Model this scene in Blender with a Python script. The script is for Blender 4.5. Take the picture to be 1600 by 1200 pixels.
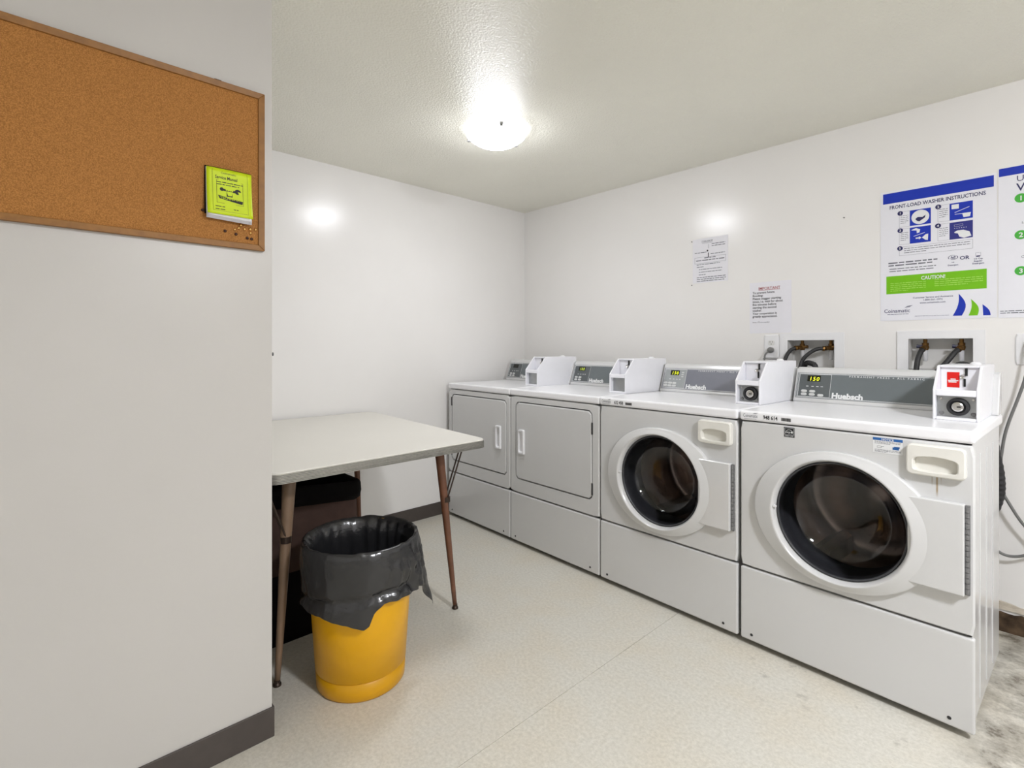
import bpy, bmesh, math, random
from mathutils import Vector, Matrix, noise
random.seed(7)
for o in list(bpy.data.objects): bpy.data.objects.remove(o)
scene = bpy.context.scene
COL = scene.collection
PI = math.pi

# ------------------------------------------------------------------ camera, world, exposure
# Room frame: right wall is the plane y=0, back wall the plane x=0, floor z=0.
F_PX, HORIZON, YAW = 804.2, 542.3, 0.8143
CAM = (2.9817, -2.9535, 1.1764)
cam_d = bpy.data.cameras.new('camera'); cam = bpy.data.objects.new('camera', cam_d); COL.objects.link(cam)
cam_d.sensor_width = 36.0; cam_d.lens = 36.0*F_PX/1600.0
cam_d.shift_y = -(600.0-HORIZON)/1600.0
cam_d.clip_start = 0.02
cam.location = CAM; cam.rotation_euler = (PI/2, 0, YAW)
scene.camera = cam
w = bpy.data.worlds.new('world'); scene.world = w; w.use_nodes = True
w.node_tree.nodes['Background'].inputs[0].default_value = (.9, .93, 1, 1)
w.node_tree.nodes['Background'].inputs[1].default_value = 0.05
vs = scene.view_settings
vs.view_transform = 'Standard'; vs.look = 'None'; vs.gamma = 1; vs.exposure = 1.38
try: vs.use_curve_mapping = False
except Exception: pass
LAMP_EMIT = (17.0, 118.0)                # the lamp in view is dimmer than the one behind the viewer
LAMPS = [(1.05, -1.24), (3.9, -2.0)]     # both ceiling lamps; the second hangs behind the camera's right

CEIL = 2.267
PART_X, PART_Y = 1.351, -2.413           # partition: face plane and free corner
MYAW, MY = -0.041, -0.8362               # the row of machines stands slightly askew to the wall

# ------------------------------------------------------------------ materials
def lin(c):
    f = lambda v: v/12.92 if v <= .04045 else ((v+.055)/1.055)**2.4
    return tuple(f(v/255.0) for v in c)
MATS = {}
def mat(name, rgb, rough=.5, metal=0.0, spec=.5, var=.04, vscale=30, bump=0.0, bscale=200, emit=0, coat=0.0, trans=0.0):
    m = bpy.data.materials.new(name); m.use_nodes = True
    nt = m.node_tree; b = nt.nodes['Principled BSDF']; L = nt.links.new
    c = lin(rgb)
    tc = nt.nodes.new('ShaderNodeTexCoord')
    n = nt.nodes.new('ShaderNodeTexNoise'); n.inputs['Scale'].default_value = vscale; n.inputs['Detail'].default_value = 4
    L(tc.outputs['Object'], n.inputs['Vector'])
    r = nt.nodes.new('ShaderNodeValToRGB')
    r.color_ramp.elements[0].position = .3; r.color_ramp.elements[1].position = .7
    r.color_ramp.elements[0].color = tuple(max(0, v*(1-var)) for v in c)+(1,)
    r.color_ramp.elements[1].color = tuple(min(1, v*(1+var)) for v in c)+(1,)
    L(n.outputs['Fac'], r.inputs['Fac']); L(r.outputs['Color'], b.inputs['Base Color'])
    b.inputs['Roughness'].default_value = rough; b.inputs['Metallic'].default_value = metal
    b.inputs['Specular IOR Level'].default_value = spec
    if coat: b.inputs['Coat Weight'].default_value = coat; b.inputs['Coat Roughness'].default_value = .08
    if trans: b.inputs['Transmission Weight'].default_value = trans
    if emit:
        b.inputs['Emission Color'].default_value = c+(1,); b.inputs['Emission Strength'].default_value = emit
    if bump:
        n2 = nt.nodes.new('ShaderNodeTexNoise'); n2.inputs['Scale'].default_value = bscale; n2.inputs['Detail'].default_value = 3
        L(tc.outputs['Object'], n2.inputs['Vector'])
        bp = nt.nodes.new('ShaderNodeBump'); bp.inputs['Strength'].default_value = bump; bp.inputs['Distance'].default_value = .004
        L(n2.outputs['Fac'], bp.inputs['Height']); L(bp.outputs['Normal'], b.inputs['Normal'])
    MATS[name] = m
    return m
def bsdf(m): return m.node_tree.nodes['Principled BSDF']

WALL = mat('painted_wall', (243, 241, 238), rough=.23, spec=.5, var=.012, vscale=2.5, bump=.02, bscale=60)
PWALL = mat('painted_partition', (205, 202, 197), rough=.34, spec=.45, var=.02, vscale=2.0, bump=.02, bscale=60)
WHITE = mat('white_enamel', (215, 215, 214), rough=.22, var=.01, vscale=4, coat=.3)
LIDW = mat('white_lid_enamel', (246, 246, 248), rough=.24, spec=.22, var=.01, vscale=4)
PLAST = mat('white_plastic', (240, 240, 241), rough=.35, var=.01)
CREAMP = mat('cream_plastic', (232, 230, 222), rough=.38, var=.02)
COINW = mat('white_coin_box_paint', (242, 242, 246), rough=.3, var=.01)
CHROME = mat('grey_vault_metal', (165, 167, 168), rough=.32, metal=.85, var=.08)
STEEL = mat('bright_steel', (210, 208, 205), rough=.22, metal=1, var=.05)
DRUM = mat('drum_steel', (170, 154, 143), rough=.34, metal=1, var=.15, vscale=12)
BLACK = mat('black_plastic', (22, 22, 23), rough=.4, var=.1)
RUBBER = mat('dark_rubber', (38, 38, 40), rough=.55, var=.1)
GASKET = mat('grey_gasket', (62, 63, 66), rough=.45, var=.1)
HINGE = mat('hinge_grey', (128, 128, 128), rough=.5, metal=.4, var=.15, vscale=120)
PANEL = mat('slate_panel', (108, 115, 117), rough=.35, var=.02)
PANELB = mat('blue_grey_panel', (124, 126, 135), rough=.35, var=.03)
PANELS = mat('silver_panel', (160, 164, 164), rough=.35, var=.03)
PANELD = mat('dark_slate_panel', (92, 97, 98), rough=.35, var=.03)
BTN = mat('pale_button', (215, 216, 214), rough=.4, var=.03)
DISP = mat('display_black', (18, 20, 10), rough=.15, var=.05)
DIGIT = mat('display_yellow', (225, 235, 40), rough=.4, emit=.55)
DIGITD = mat('display_dim', (170, 190, 60), rough=.4, emit=.55)
PRINTW = mat('white_print', (235, 236, 236), rough=.5, var=.01)
PRINTK = mat('black_print', (25, 25, 28), rough=.6, var=.05)
PRINTG = mat('grey_print', (110, 112, 120), rough=.6, var=.05)
PRINTN = mat('navy_print', (38, 38, 92), rough=.6, var=.05)
BLUE = mat('blue_print', (8, 48, 178), rough=.4, var=.03)
BLUE2 = mat('purple_blue_print', (45, 48, 132), rough=.4, var=.03)
GREEN = mat('lime_print', (118, 194, 0), rough=.4, var=.03)
GREEN2 = mat('green_print', (70, 178, 60), rough=.4, var=.03)
PGREEN = mat('pale_green_print', (172, 222, 96), rough=.5, var=.03)
REDP = mat('maroon_print', (165, 62, 66), rough=.6, var=.05)
RED = mat('red_sticker', (222, 22, 16), rough=.4, var=.03)
SBLUE = mat('sticker_blue', (40, 100, 170), rough=.4, var=.03)
PAPER = mat('white_paper', (236, 235, 240), rough=.65, var=.01)
POSTER = mat('poster_paper', (238, 238, 244), rough=.28, var=.008)
YPAPER = mat('lime_yellow_cover', (205, 226, 0), rough=.5, var=.03)
YELLOW = mat('yellow_bin_plastic', (238, 176, 0), rough=.32, var=.03, vscale=8)
YELLOW2 = mat('yellow_bin_foot_plastic', (214, 156, 2), rough=.36, var=.04, vscale=8)
WALNUT = mat('walnut_leg_wood', (112, 74, 54), rough=.45, var=.18, vscale=18)
BRASSD = mat('brown_bronze_leg', (136, 112, 90), rough=.38, var=.1, vscale=20)
LAMIN = mat('table_laminate', (226, 223, 214), rough=.36, var=.015, vscale=3)
ALU = mat('ribbed_aluminium', (186, 184, 178), rough=.34, metal=.75, var=.1, vscale=25)
WIRE = mat('dark_wire', (70, 58, 50), rough=.4, metal=.6, var=.1)
BASEB = mat('dark_vinyl_baseboard', (76, 69, 65), rough=.45, var=.06)
CORKF = mat('oak_cork_frame', (148, 102, 48), rough=.5, var=.15, vscale=40)
GOLD = mat('brass_tack', (225, 180, 110), rough=.25, metal=1, var=.05)
BTACK = mat('brown_tack', (66, 34, 22), rough=.4, var=.1)
BRASS = mat('aged_brass', (120, 88, 46), rough=.4, metal=.8, var=.25, vscale=60)
CLEARP = mat('clear_tube_plastic', (214, 214, 216), rough=.2, var=.05)
RECESS = mat('recess_white_plastic', (226, 225, 222), rough=.4, var=.02)
CORD = mat('grey_cord', (118, 118, 116), rough=.5, var=.05)
BROWNF = mat('brown_velour', (74, 58, 52), rough=.9, spec=.1, var=.15, vscale=14)
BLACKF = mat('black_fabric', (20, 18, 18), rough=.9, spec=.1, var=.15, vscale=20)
NAVY = mat('navy_knob', (30, 32, 66), rough=.4)
ROT = mat('rotten_brown_board', (84, 68, 52), rough=.85, spec=.2, var=.6, vscale=22, bump=.6, bscale=60)
CHIP = mat('chipped_plaster', (196, 186, 170), rough=.8, var=.12, vscale=20, bump=.4, bscale=80)
CLIP = mat('lamp_clip', (150, 150, 148), rough=.35, metal=.6)
CONC = mat('hidden_subfloor', (120, 112, 100), rough=.9, var=.1)

def ceiling_mat():
    m = mat('stippled_ceiling', (247, 245, 232), rough=.30, spec=.5, var=.03, vscale=1.6)
    nt = m.node_tree; L = nt.links.new; b = bsdf(m)
    tc = nt.nodes.new('ShaderNodeTexCoord')
    a = nt.nodes.new('ShaderNodeTexVoronoi'); a.inputs['Scale'].default_value = 130; a.feature = 'SMOOTH_F1'
    n = nt.nodes.new('ShaderNodeTexNoise'); n.inputs['Scale'].default_value = 110; n.inputs['Detail'].default_value = 6; n.inputs['Roughness'].default_value = .75
    L(tc.outputs['Object'], a.inputs['Vector']); L(tc.outputs['Object'], n.inputs['Vector'])
    mx = nt.nodes.new('ShaderNodeMath'); mx.operation = 'SUBTRACT'
    L(n.outputs['Fac'], mx.inputs[0]); L(a.outputs['Distance'], mx.inputs[1])
    bp = nt.nodes.new('ShaderNodeBump'); bp.inputs['Strength'].default_value = .6; bp.inputs['Distance'].default_value = .004
    L(mx.outputs[0], bp.inputs['Height']); L(bp.outputs['Normal'], b.inputs['Normal'])
    return m
CEILM = ceiling_mat()

def floor_mat():
    m = mat('mottled_vinyl', (204, 200, 188), rough=.36, spec=.45, var=.0)
    nt = m.node_tree; L = nt.links.new; b = bsdf(m); N = nt.nodes.new
    tc = N('ShaderNodeTexCoord')
    def nz(scale, det=5, rough=.6):
        n = N('ShaderNodeTexNoise'); n.inputs['Scale'].default_value = scale; n.inputs['Detail'].default_value = det; n.inputs['Roughness'].default_value = rough
        L(tc.outputs['Object'], n.inputs['Vector']); return n
    def ramp(fac, p0, p1, c0, c1):
        r = N('ShaderNodeValToRGB'); r.color_ramp.elements[0].position = p0; r.color_ramp.elements[1].position = p1
        r.color_ramp.elements[0].color = c0; r.color_ramp.elements[1].color = c1; L(fac, r.inputs['Fac']); return r
    g = lambda rgb: lin(rgb)+(1,)
    n1 = nz(85, 6, .7)
    base = ramp(n1.outputs['Fac'], .38, .64, g((202, 199, 188)), g((220, 217, 207)))
    n2 = nz(4, 3)
    warm = ramp(n2.outputs['Fac'], .4, .7, (1, 1, 1, 1), (1, .965, .915, 1))
    mul = N('ShaderNodeMixRGB'); mul.blend_type = 'MULTIPLY'; mul.inputs[0].default_value = 1
    L(base.outputs[0], mul.inputs[1]); L(warm.outputs[0], mul.inputs[2])
    # grime that has gathered on the floor in front of and beside the right-hand washer
    sep = N('ShaderNodeSeparateXYZ'); L(tc.outputs['Object'], sep.inputs[0])
    def rng(sock, a, b_, c=0, d=1):
        r = N('ShaderNodeMapRange'); r.inputs[1].default_value = a; r.inputs[2].default_value = b_; r.inputs[3].default_value = c; r.inputs[4].default_value = d
        L(sock, r.inputs[0]); return r.outputs[0]
    def mth(op, a, b_):
        q = N('ShaderNodeMath'); q.operation = op
        for i, v in enumerate((a, b_)):
            if isinstance(v, (int, float)): q.inputs[i].default_value = v
            else: L(v, q.inputs[i])
        return q.outputs[0]
    n3 = nz(11, 8, .7); n4 = nz(30, 6, .75)
    spots = rng(n3.outputs['Fac'], .58, .70)
    spots2 = rng(n4.outputs['Fac'], .62, .72)
    nearx = rng(sep.outputs['X'], 1.95, 2.25)
    neary = rng(sep.outputs['Y'], -1.25, -.98)
    front = mth('MULTIPLY', mth('MULTIPLY', nearx, neary), mth('MULTIPLY', spots, .55))
    side = rng(sep.outputs['X'], 2.74, 2.86)
    sidem = mth('MULTIPLY', side, mth('ADD', rng(n3.outputs['Fac'], .40, .62, .12, .75), mth('MULTIPLY', spots2, .3)))
    speck = mth('MULTIPLY', rng(nz(55, 2).outputs['Fac'], .76, .79), .5)
    tot = mth('MINIMUM', mth('ADD', mth('ADD', front, sidem), speck), .9)
    mix = N('ShaderNodeMixRGB'); L(tot, mix.inputs[0]); L(mul.outputs[0], mix.inputs[1]); mix.inputs[2].default_value = g((104, 96, 82))
    L(mix.outputs[0], b.inputs['Base Color'])
    bp = N('ShaderNodeBump'); bp.inputs['Strength'].default_value = .03; bp.inputs['Distance'].default_value = .001
    L(n1.outputs['Fac'], bp.inputs['Height']); L(bp.outputs['Normal'], b.inputs['Normal'])
    return m
FLOORM = floor_mat()

def cork_mat():
    m = mat('cork', (176, 122, 62), rough=.75, spec=.25, var=.0)
    nt = m.node_tree; L = nt.links.new; N = nt.nodes.new; b = bsdf(m)
    tc = N('ShaderNodeTexCoord'); n = N('ShaderNodeTexNoise'); n.inputs['Scale'].default_value = 420; n.inputs['Detail'].default_value = 4
    L(tc.outputs['Object'], n.inputs['Vector'])
    r = N('ShaderNodeValToRGB'); r.color_ramp.elements[0].position = .35; r.color_ramp.elements[1].position = .65
    r.color_ramp.elements[0].color = lin((150, 100, 48))+(1,); r.color_ramp.elements[1].color = lin((190, 132, 70))+(1,)
    L(n.outputs['Fac'], r.inputs['Fac']); L(r.outputs['Color'], b.inputs['Base Color'])
    bp = N('ShaderNodeBump'); bp.inputs['Strength'].default_value = .3; bp.inputs['Distance'].default_value = .001
    L(n.outputs['Fac'], bp.inputs['Height']); L(bp.outputs['Normal'], b.inputs['Normal'])
    return m
CORK = cork_mat()

def bag_mat():
    m = mat('black_bag_film', (34, 34, 36), rough=.22, spec=.75, var=.15, vscale=9, bump=.7, bscale=24)
    return m
BAG = bag_mat()

def glass_mat(name, tint, amount):
    m = bpy.data.materials.new(name); m.use_nodes = True; nt = m.node_tree; nt.nodes.clear(); N = nt.nodes.new; L = nt.links.new
    out = N('ShaderNodeOutputMaterial'); mix = N('ShaderNodeMixShader'); tr = N('ShaderNodeBsdfTransparent'); gl = N('ShaderNodeBsdfGlossy')
    fr = N('ShaderNodeFresnel'); fr.inputs['IOR'].default_value = 1.5
    tr.inputs[0].default_value = tint; gl.inputs['Roughness'].default_value = .02; gl.inputs[0].default_value = (amount,)*3+(1,)
    L(fr.outputs[0], mix.inputs[0]); L(tr.outputs[0], mix.inputs[1]); L(gl.outputs[0], mix.inputs[2]); L(mix.outputs[0], out.inputs[0])
    return m
GLASS = glass_mat('smoked_door_glass', (.73, .73, .75, 1), 1.0)

def lamp_mat(strength):
    m = bpy.data.materials.new('lit_opal_glass'); m.use_nodes = True; b = bsdf(m)
    b.inputs['Base Color'].default_value = (.9, .9, .88, 1); b.inputs['Roughness'].default_value = .25
    b.inputs['Emission Color'].default_value = (.925, .938, 1.0, 1); b.inputs['Emission Strength'].default_value = strength
    return m
OPAL = [(lamp_mat(e), lamp_mat(e*.12)) for e in LAMP_EMIT]   # bowl, and its thicker rim that glows less

def rust_panel_mat():
    # enamel with the brown drip stains under the right-hand washer's detergent drawer
    m = mat('white_enamel_with_rust_drips', (215, 215, 214), rough=.22, var=.0, coat=.3)
    nt = m.node_tree; L = nt.links.new; N = nt.nodes.new; b = bsdf(m)
    tc = N('ShaderNodeTexCoord'); sep = N('ShaderNodeSeparateXYZ'); L(tc.outputs['Object'], sep.inputs[0])
    def mth(op, a, b_):
        q = N('ShaderNodeMath'); q.operation = op
        for i, v in enumerate((a, b_)):
            if isinstance(v, (int, float)): q.inputs[i].default_value = v
            else: L(v, q.inputs[i])
        return q.outputs[0]
    def rng(sock, a, b_, c, d):
        r = N('ShaderNodeMapRange'); r.inputs[1].default_value = a; r.inputs[2].default_value = b_; r.inputs[3].default_value = c; r.inputs[4].default_value = d
        L(sock, r.inputs[0]); return r.outputs[0]
    tot = None
    for cx, hw, z0, st in ((.614, .0035, .712, .75), (.602, .002, .742, .45), (.624, .002, .75, .3)):
        ax = mth('ABSOLUTE', mth('SUBTRACT', sep.outputs['X'], cx), 0)
        k = mth('MULTIPLY', rng(ax, hw*.3, hw, st, 0), mth('MULTIPLY', rng(sep.outputs['Z'], z0, z0+.02, 0, 1), rng(sep.outputs['Z'], .780, .783, 1, 0)))
        tot = k if tot is None else mth('MAXIMUM', tot, k)
    mix = N('ShaderNodeMixRGB'); L(tot, mix.inputs[0]); mix.inputs[1].default_value = lin((215, 215, 214))+(1,); mix.inputs[2].default_value = lin((150, 120, 62))+(1,)
    L(mix.outputs[0], b.inputs['Base Color'])
    return m
RUSTW = rust_panel_mat()

# ------------------------------------------------------------------ mesh helpers
def obj(name, bm, m, parent=None, smooth=False, bevel=0.0, seg=2, autosmooth=True):
    me = bpy.data.meshes.new(name)
    if smooth:
        for f in bm.faces: f.smooth = True
    bm.normal_update(); bm.to_mesh(me); bm.free()
    me.materials.append(m)
    o = bpy.data.objects.new(name, me); COL.objects.link(o)
    if parent: o.parent = parent
    if bevel:
        md = o.modifiers.new('bevel', 'BEVEL'); md.width = bevel; md.segments = seg; md.limit_method = 'ANGLE'; md.angle_limit = math.radians(40)
        md.harden_normals = False
    return o
def tag(o, label, cat, group=None, kind=None):
    o['label'] = label; o['category'] = cat
    if group: o['group'] = group
    if kind: o['kind'] = kind
    return o
def struct(o, label=None):
    o['kind'] = 'structure'
    if label: o['label'] = label
    return o
def thing(name, label, cat, loc=(0, 0, 0), rz=0, group=None):
    o = bpy.data.objects.new(name, None); COL.objects.link(o); o.empty_display_size = .1
    o.location = loc; o.rotation_euler = (0, 0, rz)
    return tag(o, label, cat, group)
def NB(): return bmesh.new()
def box(bm, x0, x1, y0, y1, z0, z1, M=None):
    vs_ = [bm.verts.new((x, y, z)) for x in (x0, x1) for y in (y0, y1) for z in (z0, z1)]
    for q in ((0, 1, 3, 2), (4, 6, 7, 5), (0, 4, 5, 1), (2, 3, 7, 6), (0, 2, 6, 4), (1, 5, 7, 3)):
        bm.faces.new([vs_[i] for i in q])
    if M is not None:
        for v in vs_: v.co = M @ v.co
    return bm
def loft(bm, loops, cap0=False, cap1=False, closed=True, M=None):
    rows = []
    for lp in loops:
        rows.append([bm.verts.new(M @ Vector(p) if M is not None else p) for p in lp])
    n = len(rows[0])
    for a, b in zip(rows, rows[1:]):
        for i in range(n if closed else n-1):
            j = (i+1) % n
            try: bm.faces.new((a[i], a[j], b[j], b[i]))
            except ValueError: pass
    if cap0: bm.faces.new(rows[0][::-1])
    if cap1: bm.faces.new(rows[-1])
    return bm
def face_front(bm):                               # open glass shells: outer side towards the viewer's side of the door
    bm.normal_update()
    if sum(f.normal.y*f.calc_area() for f in bm.faces) > 0: bmesh.ops.reverse_faces(bm, faces=bm.faces)
    return bm
def fixn(bm):
    bmesh.ops.recalc_face_normals(bm, faces=bm.faces); return bm
def circ(cx, cz, a, b, y, n=64):                 # ellipse in a plane y = const
    return [(cx+a*math.cos(2*PI*i/n), y, cz+b*math.sin(2*PI*i/n)) for i in range(n)]
def hcirc(cx, cy, r, z, n=32, r2=None):
    r2 = r if r2 is None else r2
    return [(cx+r*math.cos(2*PI*i/n), cy+r2*math.sin(2*PI*i/n), z) for i in range(n)]
def rrect(cx, cz, hw, hh, r, y, n=64):           # rounded rectangle sampled by angle, plane y = const
    out = []
    for i in range(n):
        t = 2*PI*(i+.5)/n; dx, dz = math.cos(t), math.sin(t)
        s = min(hw/abs(dx) if abs(dx) > 1e-9 else 1e9, hh/abs(dz) if abs(dz) > 1e-9 else 1e9)
        x, z = dx*s, dz*s
        qx, qz = hw-r, hh-r
        if abs(x) > qx and abs(z) > qz and r > 0:
            cx_, cz_ = math.copysign(qx, x), math.copysign(qz, z)
            bq = dx*cx_+dz*cz_; disc = bq*bq-(cx_*cx_+cz_*cz_-r*r)
            if disc >= 0: s = bq+math.sqrt(disc); x, z = dx*s, dz*s
        out.append((cx+x, y, cz+z))
    return out
def tube(bm, pts, r, n=10, cap=True, M=None):
    pts = [Vector(p) for p in pts]; k = len(pts)
    rr = r if isinstance(r, (list, tuple)) else [r]*k
    T = [(pts[min(i+1, k-1)]-pts[max(i-1, 0)]).normalized() for i in range(k)]
    up = Vector((0, 0, 1)) if abs(T[0].z) < .9 else Vector((1, 0, 0))
    a = T[0].cross(up).normalized(); loops = []
    for i in range(k):
        a = (a-T[i]*a.dot(T[i])).normalized(); b = T[i].cross(a)
        loops.append([tuple(pts[i]+(a*math.cos(2*PI*j/n)+b*math.sin(2*PI*j/n))*rr[i]) for j in range(n)])
    return loft(bm, loops, cap, cap, M=M)
def spline(P, m=8):
    P = [Vector(p) for p in P]; out = []
    for i in range(len(P)-1):
        p0, p1, p2, p3 = P[max(i-1, 0)], P[i], P[i+1], P[min(i+2, len(P)-1)]
        for k in range(m):
            t = k/m
            out.append(.5*((2*p1)+(p2-p0)*t+(2*p0-5*p1+4*p2-p3)*t*t+(3*p1-p0-3*p2+p3)*t**3))
    out.append(P[-1]); return out
def prism(bm, poly, x0, x1):                      # polygon in (y, z), extruded along x
    a = [(x0, y, z) for y, z in poly]; b = [(x1, y, z) for y, z in poly]
    loft(bm, [a, b], True, True); return bm
def poly_face(bm, pts, M=None):
    bm.faces.new([bm.verts.new(M @ Vector(p) if M is not None else p) for p in pts]); return bm

# matrices that lay the (u, v, out-of-surface) frame of a flat print on a surface
def M_front(y=0.0): return Matrix(((1, 0, 0, 0), (0, 0, -1, y), (0, 1, 0, 0), (0, 0, 0, 1)))     # surface facing -y
def M_plusx(x=0.0): return Matrix(((0, 0, 1, x), (1, 0, 0, 0), (0, 1, 0, 0), (0, 0, 0, 1)))      # surface facing +x
def text_bm(bm, body, size, u, v, M, bold=0.0, align='LEFT', width=None, h=.0004, shear=0, space=1.0):
    cu = bpy.data.curves.new('t', 'FONT'); cu.body = body; cu.size = size; cu.offset = bold*size; cu.align_x = align
    cu.resolution_u = 2; cu.shear = shear; cu.space_character = space
    ob = bpy.data.objects.new('t', cu); COL.objects.link(ob)
    dg = bpy.context.evaluated_depsgraph_get(); dg.update()
    me = bpy.data.meshes.new_from_object(ob.evaluated_get(dg))
    sx = 1.0
    if width and len(me.vertices):
        xs = [q.co.x for q in me.vertices]; sx = width/(max(xs)-min(xs))
    T = M @ Matrix.Translation((u, v, h)) @ Matrix.Diagonal((sx, 1, 1, 1))
    me.transform(T); bm.from_mesh(me)
    bpy.data.objects.remove(ob); bpy.data.curves.remove(cu); bpy.data.meshes.remove(me)
    return bm
def quad(bm, u0, u1, v0, v1, M, h=.0003, slope=0.0):
    return poly_face(bm, [(u0, v0, h), (u1, v0+slope*(u1-u0), h), (u1, v1+slope*(u1-u0), h), (u0, v1, h)], M)
def outline(bm, u0, u1, v0, v1, t, M, h=.0003):
    quad(bm, u0, u1, v0, v0+t, M, h); quad(bm, u0, u1, v1-t, v1, M, h); quad(bm, u0, u0+t, v0, v1, M, h); quad(bm, u1-t, u1, v0, v1, M, h)
def disc(bm, u, v, r, M, h=.0004, n=24, r2=None):
    r2 = r2 or r
    return poly_face(bm, [(u+r*math.cos(2*PI*i/n), v+r2*math.sin(2*PI*i/n), h) for i in range(n)], M)
def text_lines(bm, u0, u1, v_top, pitch, t, rows, M, h=.0003, last=.6, rnd=random):   # unreadably small print: strokes of word length
    for k in range(rows):
        v = v_top-k*pitch; end = u1 if k < rows-1 else u0+(u1-u0)*last
        u = u0
        while u < end-1e-4:
            wl = min(rnd.uniform(2.0, 6.5)*t*1.2, end-u)
            quad(bm, u, u+wl, v-t, v, M, h); u += wl+t*.9
    return bm

# ------------------------------------------------------------------ the room
X_END, Y_END = 5.3, -4.6
HOLES = [(1.996, 2.214, 1.072, 1.212), (2.512, 2.734, 1.075, 1.214)]      # recesses of the two valve boxes
def wall_right():
    bm = NB(); xs = sorted({0.0, X_END, *[h for q in HOLES for h in q[:2]]}); zs = sorted({0.0, CEIL, *[h for q in HOLES for h in q[2:]]})
    for a, b in zip(xs, xs[1:]):
        for c, d in zip(zs, zs[1:]):
            m = ((a+b)/2, (c+d)/2)
            if any(h[0] < m[0] < h[1] and h[2] < m[1] < h[3] for h in HOLES): continue
            box(bm, a, b, 0, .12, c, d)
    return struct(obj('wall_right', bm, WALL))
wall_right()
struct(obj('wall_back', box(NB(), -.12, 0, Y_END, .12, 0, CEIL), WALL))
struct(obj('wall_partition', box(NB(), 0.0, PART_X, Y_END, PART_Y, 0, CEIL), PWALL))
struct(obj('wall_left', box(NB(), 0.0, X_END, Y_END-.12, Y_END, 0, CEIL), WALL))
struct(obj('wall_front', box(NB(), X_END, X_END+.12, Y_END-.12, .12, 0, CEIL), WALL))
struct(obj('ceiling', box(NB(), -.12, X_END+.12, Y_END-.12, .12, CEIL, CEIL+.1), CEILM))
fl = struct(obj('floor', box(NB(), -.12, X_END+.12, Y_END-.12, .12, -.12, -.003), CONC))
SEAM = 1.83
obj('vinyl_sheet', box(NB(), 0, SEAM-.0009, Y_END, 0, -.003, 0), FLOORM, fl)
obj('vinyl_sheet', box(NB(), SEAM+.0009, X_END, Y_END, 0, -.003, 0), FLOORM, fl)
BBH = .09
struct(obj('baseboard_back', box(NB(), 0, .006, PART_Y, 0, 0, BBH), BASEB, bevel=.002))
struct(obj('baseboard_partition', box(NB(), PART_X, PART_X+.006, Y_END, PART_Y+.006, 0, BBH), BASEB, bevel=.002))
struct(obj('baseboard_partition_return', box(NB(), .006, PART_X, PART_Y, PART_Y+.006, 0, BBH), BASEB, bevel=.002))
struct(obj('baseboard_right', box(NB(), .006, 2.30, -.006, 0, 0, BBH), BASEB, bevel=.002))

# torn-away skirting beside the right-hand washer: rotten strip, ragged plaster edge
def ragged(name, x0, x1, zlo, zhi, y0, amp, m, n=46, seed=0):
    bm = NB(); loops = []
    for i in range(n+1):
        x = x0+(x1-x0)*i/n
        a = noise.noise(Vector((x*14, seed, 0)))*amp; b = noise.noise(Vector((x*31, seed, 3)))*amp*.6
        c = noise.noise(Vector((x*22, seed, 7)))*.006
        zt = zhi+a+b
        loops.append([(x, 0, zlo), (x, y0-.004+c*.5, zlo), (x, y0+c, (zlo+zt)/2), (x, y0*.6-c, zt), (x, 0, zt+.003)])
    loft(bm, loops, True, True, closed=True); return obj(name, fixn(bm), m)
struct(ragged('baseboard_damaged', 2.30, X_END, .0, .072, -.012, .014, ROT, 150, 1), 'rotten brown strip where the skirting is torn off beside the washer')
struct(ragged('trim_1', 2.30, X_END, .088, .112, -.004, .010, CHIP, 150, 5), 'ragged cream plaster edge above the torn skirting')

# ------------------------------------------------------------------ ceiling lamps
def ceiling_lamp(x, y, glass, label):
    t = thing('ceiling_lamp', label, 'ceiling light', (x, y, CEIL), 0, 'ceiling lamps')
    bm = NB(); loft(bm, [hcirc(0, 0, .118, 0, 40), hcirc(0, 0, .118, -.012, 40), hcirc(0, 0, .108, -.022, 40)], True, True); obj('base_pan', fixn(bm), PLAST, t)
    bm = NB(); R = .146; loops = []
    for i in range(11):
        q = 1-i/10; loops.append(hcirc(0, 0, max(R*q, .002), -.034-.054*(1-q**2.4), 48))
    loft(bm, loops, False, True); obj('glass_bowl', fixn(bm), glass[0], t, smooth=True)
    bm = NB(); loft(bm, [hcirc(0, 0, .110, -.016, 48), hcirc(0, 0, R-.003, -.026, 48), hcirc(0, 0, R+.001, -.029, 48), hcirc(0, 0, R+.0015, -.033, 48), hcirc(0, 0, R-.002, -.0345, 48)]); obj('glass_rim', fixn(bm), glass[1], t, smooth=True)
    for a in (math.radians(-32), math.radians(88+5), math.radians(-150)):
        M = Matrix.Rotation(a, 4, 'Z'); bm = NB()
        box(bm, .132, .153, -.008, .008, -.044, -.032, M); box(bm, .110, .153, -.006, .006, -.028, -.024, M); box(bm, .149, .153, -.008, .008, -.044, -.024, M)
        obj('clip', bm, CLIP, t, bevel=.001)
    return t
ceiling_lamp(*LAMPS[0], OPAL[0], 'lit white glass dome lamp on the stippled ceiling, above the folding table')
ceiling_lamp(*LAMPS[1], OPAL[1], 'lit white glass dome lamp on the ceiling, behind the viewer on the right')

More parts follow.
